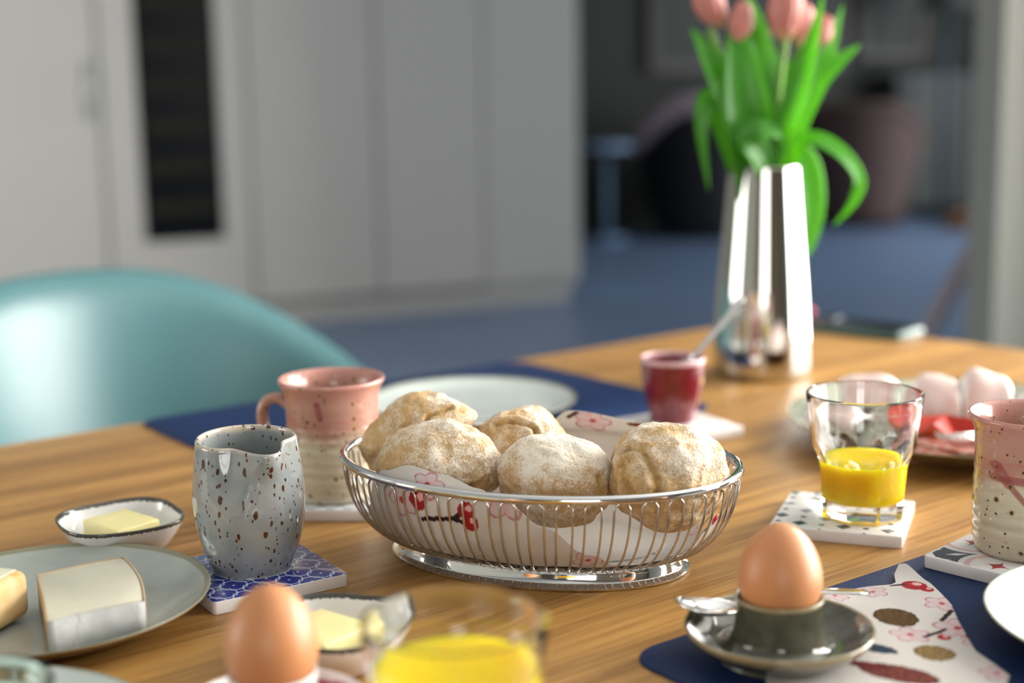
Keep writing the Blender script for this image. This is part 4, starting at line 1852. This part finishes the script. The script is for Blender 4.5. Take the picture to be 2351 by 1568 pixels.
def ham(label, x, y, ang, w_, h_, seed):
    """a slice folded over: a standing wave of thin meat"""
    NU, NV = 26, 18
    vs, al = [], []
    for i in range(NU):
        s = i / (NU - 1)
        for k in range(NV):
            q = k / (NV - 1)
            a = pi * (q - .5) * 1.15
            rx = w_ * (s - .5) + .003 * noise.noise(Vector((s * 3, q * 3, seed)))
            ry = .022 * sin(a) * (1 + .25 * noise.noise(Vector((s * 2, seed, 1))))
            rz = h_ * max(0, cos(a)) ** .8 * (1 + .10 * noise.noise(Vector((s * 2.0, seed, 5)))) * (1 - .25 * (2 * s - 1) ** 4) + .002
            vs.append((rx, ry, rz))
            al.append((s, abs(q - .5) * 2 if abs(q - .5) > .3 else abs(s - .5) * 2.02, 0))
    me = raw(vs, face_grid(NU, NV))
    at = me.color_attributes.new('along', 'FLOAT_COLOR', 'POINT')
    at.data.foreach_set('color', [z for c in al for z in (*c, 1.0)])
    o = link('ham_slice', me, HAM, loc=(x, y, TZ + .0075), rotz=ang)
    solid(o, .0018)
    return tag(o, label, 'ham', 'slices of cold meat on the olive plate')


ham('folded ham slice behind the rim of the juice glass', .3330, 1.3050, R(-8), .055, .040, 1)
ham('folded ham slice standing right of the juice glass, behind the tomatoes', .3900, 1.2830, R(-14), .042, .044, 2)
ham('tall folded ham slice between tomato wedge and mug rim', .4330, 1.2760, R(-10), .044, .048, 3)
ham('folded ham slice at the right frame edge of the olive plate', .4830, 1.2580, R(-25), .050, .034, 4)
ham('low ham slice lying at the left tip of the olive plate', .2960, 1.262, R(-50), .055, .016, 5)

TOM = plain('tomato_flesh', (.46, .022, .006), .3, spec=.3)
TSK = plain('tomato_skin', (.52, .07, .015), .2)
for lab, x, y, ang, tl in (('tomato wedge nearest the juice glass on the olive plate', .3600, 1.232, R(100), .2),
                           ('middle one of the three tomato wedges', .3770, 1.2220, R(150), .5),
                           ('tomato wedge nearest the right mug, leaning on the ham', .4010, 1.2225, R(50), -.3)):
    t = thing('tomato_wedge', lab, 'tomato', (x, y, TZ + .0065), ang, 'tomato wedges on the olive plate')
    # quarter of a small tomato: skin outside, two flat cut faces
    R1 = .0200
    NA, NB = 12, 16
    vs = []
    for i in range(NA + 1):
        a = R(-52 + 104 * i / NA)
        for k in range(NB + 1):
            b = R(-88 + 176 * k / NB)
            vs.append((R1 * .9 * cos(b) * sin(a), R1 * 1.15 * sin(b), R1 * (1 - cos(b) * cos(a))))
    o = link('skin', raw(vs, face_grid(NA + 1, NB + 1)), TSK, t)
    solid(o, .0008)
    fl = []
    for s in (0, NA):
        edge = [vs[s * (NB + 1) + k] for k in range(NB + 1)]
        n0 = len(fl)
        fl.append(edge)
    vs2 = [(0, y_, R1 * 1.0) for (_, y_, _) in fl[0]] + fl[0] + fl[1]
    m = NB + 1
    fs = [(k, k + 1, m + k + 1, m + k) for k in range(NB)] + [(k, 2 * m + k, 2 * m + k + 1, k + 1) for k in range(NB)]
    link('flesh', mesh(vs2, fs), TOM, t, sharp=30)


def m_salami():
    n = Nodes('salami')
    o = n.obj()
    d, c = n.voro(o, 260)
    f = d < (c[0] * .55)
    col = n.mix(f, (.46, .13, .085), (.74, .58, .50))
    return n.set(color=col, rough=.35, coat=.2)


SAL = m_salami()
for k, (lab, x, y) in enumerate((('salami slice nearest the juice glass at the front of the olive plate', .3440, 1.172),
                                 ('salami slice overlapping the one nearest the juice glass', .3640, 1.160),
                                 ('salami slice half covered below the tomato wedges', .3700, 1.186),
                                 ('salami slice closest to the right mug at the plate front', .3920, 1.160),
                                 ('salami slice lying under the knife blade', .4000, 1.190))):
    r = .024
    ol_ = [(r * cos(2 * pi * i / 40) * (1 + .03 * sin(3 * i)), r * sin(2 * pi * i / 40)) for i in range(40)]
    o = link('salami_slice', slab(ol_, 0, .0018, .0005), SAL, loc=(x, y, TZ + .0085 + .0016 * k), sharp=50)
    o.rotation_euler = (R(5), R(-3 + 1.5 * k), k)
    tag(o, lab, 'salami', 'slices of cold meat on the olive plate')
t = thing('table_fork', 'steel serving fork lying on the salami, handle towards the right mug', 'fork', (.395, 1.178, TZ + .0200), R(-8))
link('handle', tubem([(.035, 0, .002), (.06, 0, .006), (.14, 0, .010)], [.003, .0026, .0045], 10, flat=.4), SILVER, t)
link('head', slab([(.0, -.010), (.012, -.011), (.026, -.009), (.038, -.003), (.038, .003), (.026, .009), (.012, .011), (.0, .010)], .0008, .0026, .0004), SILVER, t, sharp=40)
for k in range(4):
    yy = -.0085 + .0057 * k
    link('tine', tubem([(.001, yy, .0016), (-.02, yy, .0004), (-.034, yy, .0016)], [.0015, .0013, .0006], 8, flat=.6), SILVER, t)

# ------------------------------------------------------------------ small glass jar on the foreground plate
t = thing('glass_jar', 'small greenish glass jar on the blurred plate in the lower left corner', 'jar', (-.2440, .6000, TZ + .0062))
GG = Nodes('green_tinted_glass').set(color=(.80, .95, .88), rough=.02, trans=1.0, ior=1.48)
jp = [(0, .001), (.026, .001), (.030, .003), (.0325, .012), (.0330, .034), (.0318, .042), (.0335, .046), (.0350, .050), (.0348, .054), (.0330, .0555), (.0312, .054), (.0302, .046), (.0296, .040),
      (.0300, .032), (.0296, .012), (.0260, .006), (0, .0055)]
link('body', lathe(cr(jp, 3), 72), GG, t)
link('cream', lathe([(0, .0060), (.0255, .0064), (.0290, .012), (.0294, .028), (.0200, .0275), (0, .0272)], 48), plain('white_cream', (.74, .70, .64), .4), t)
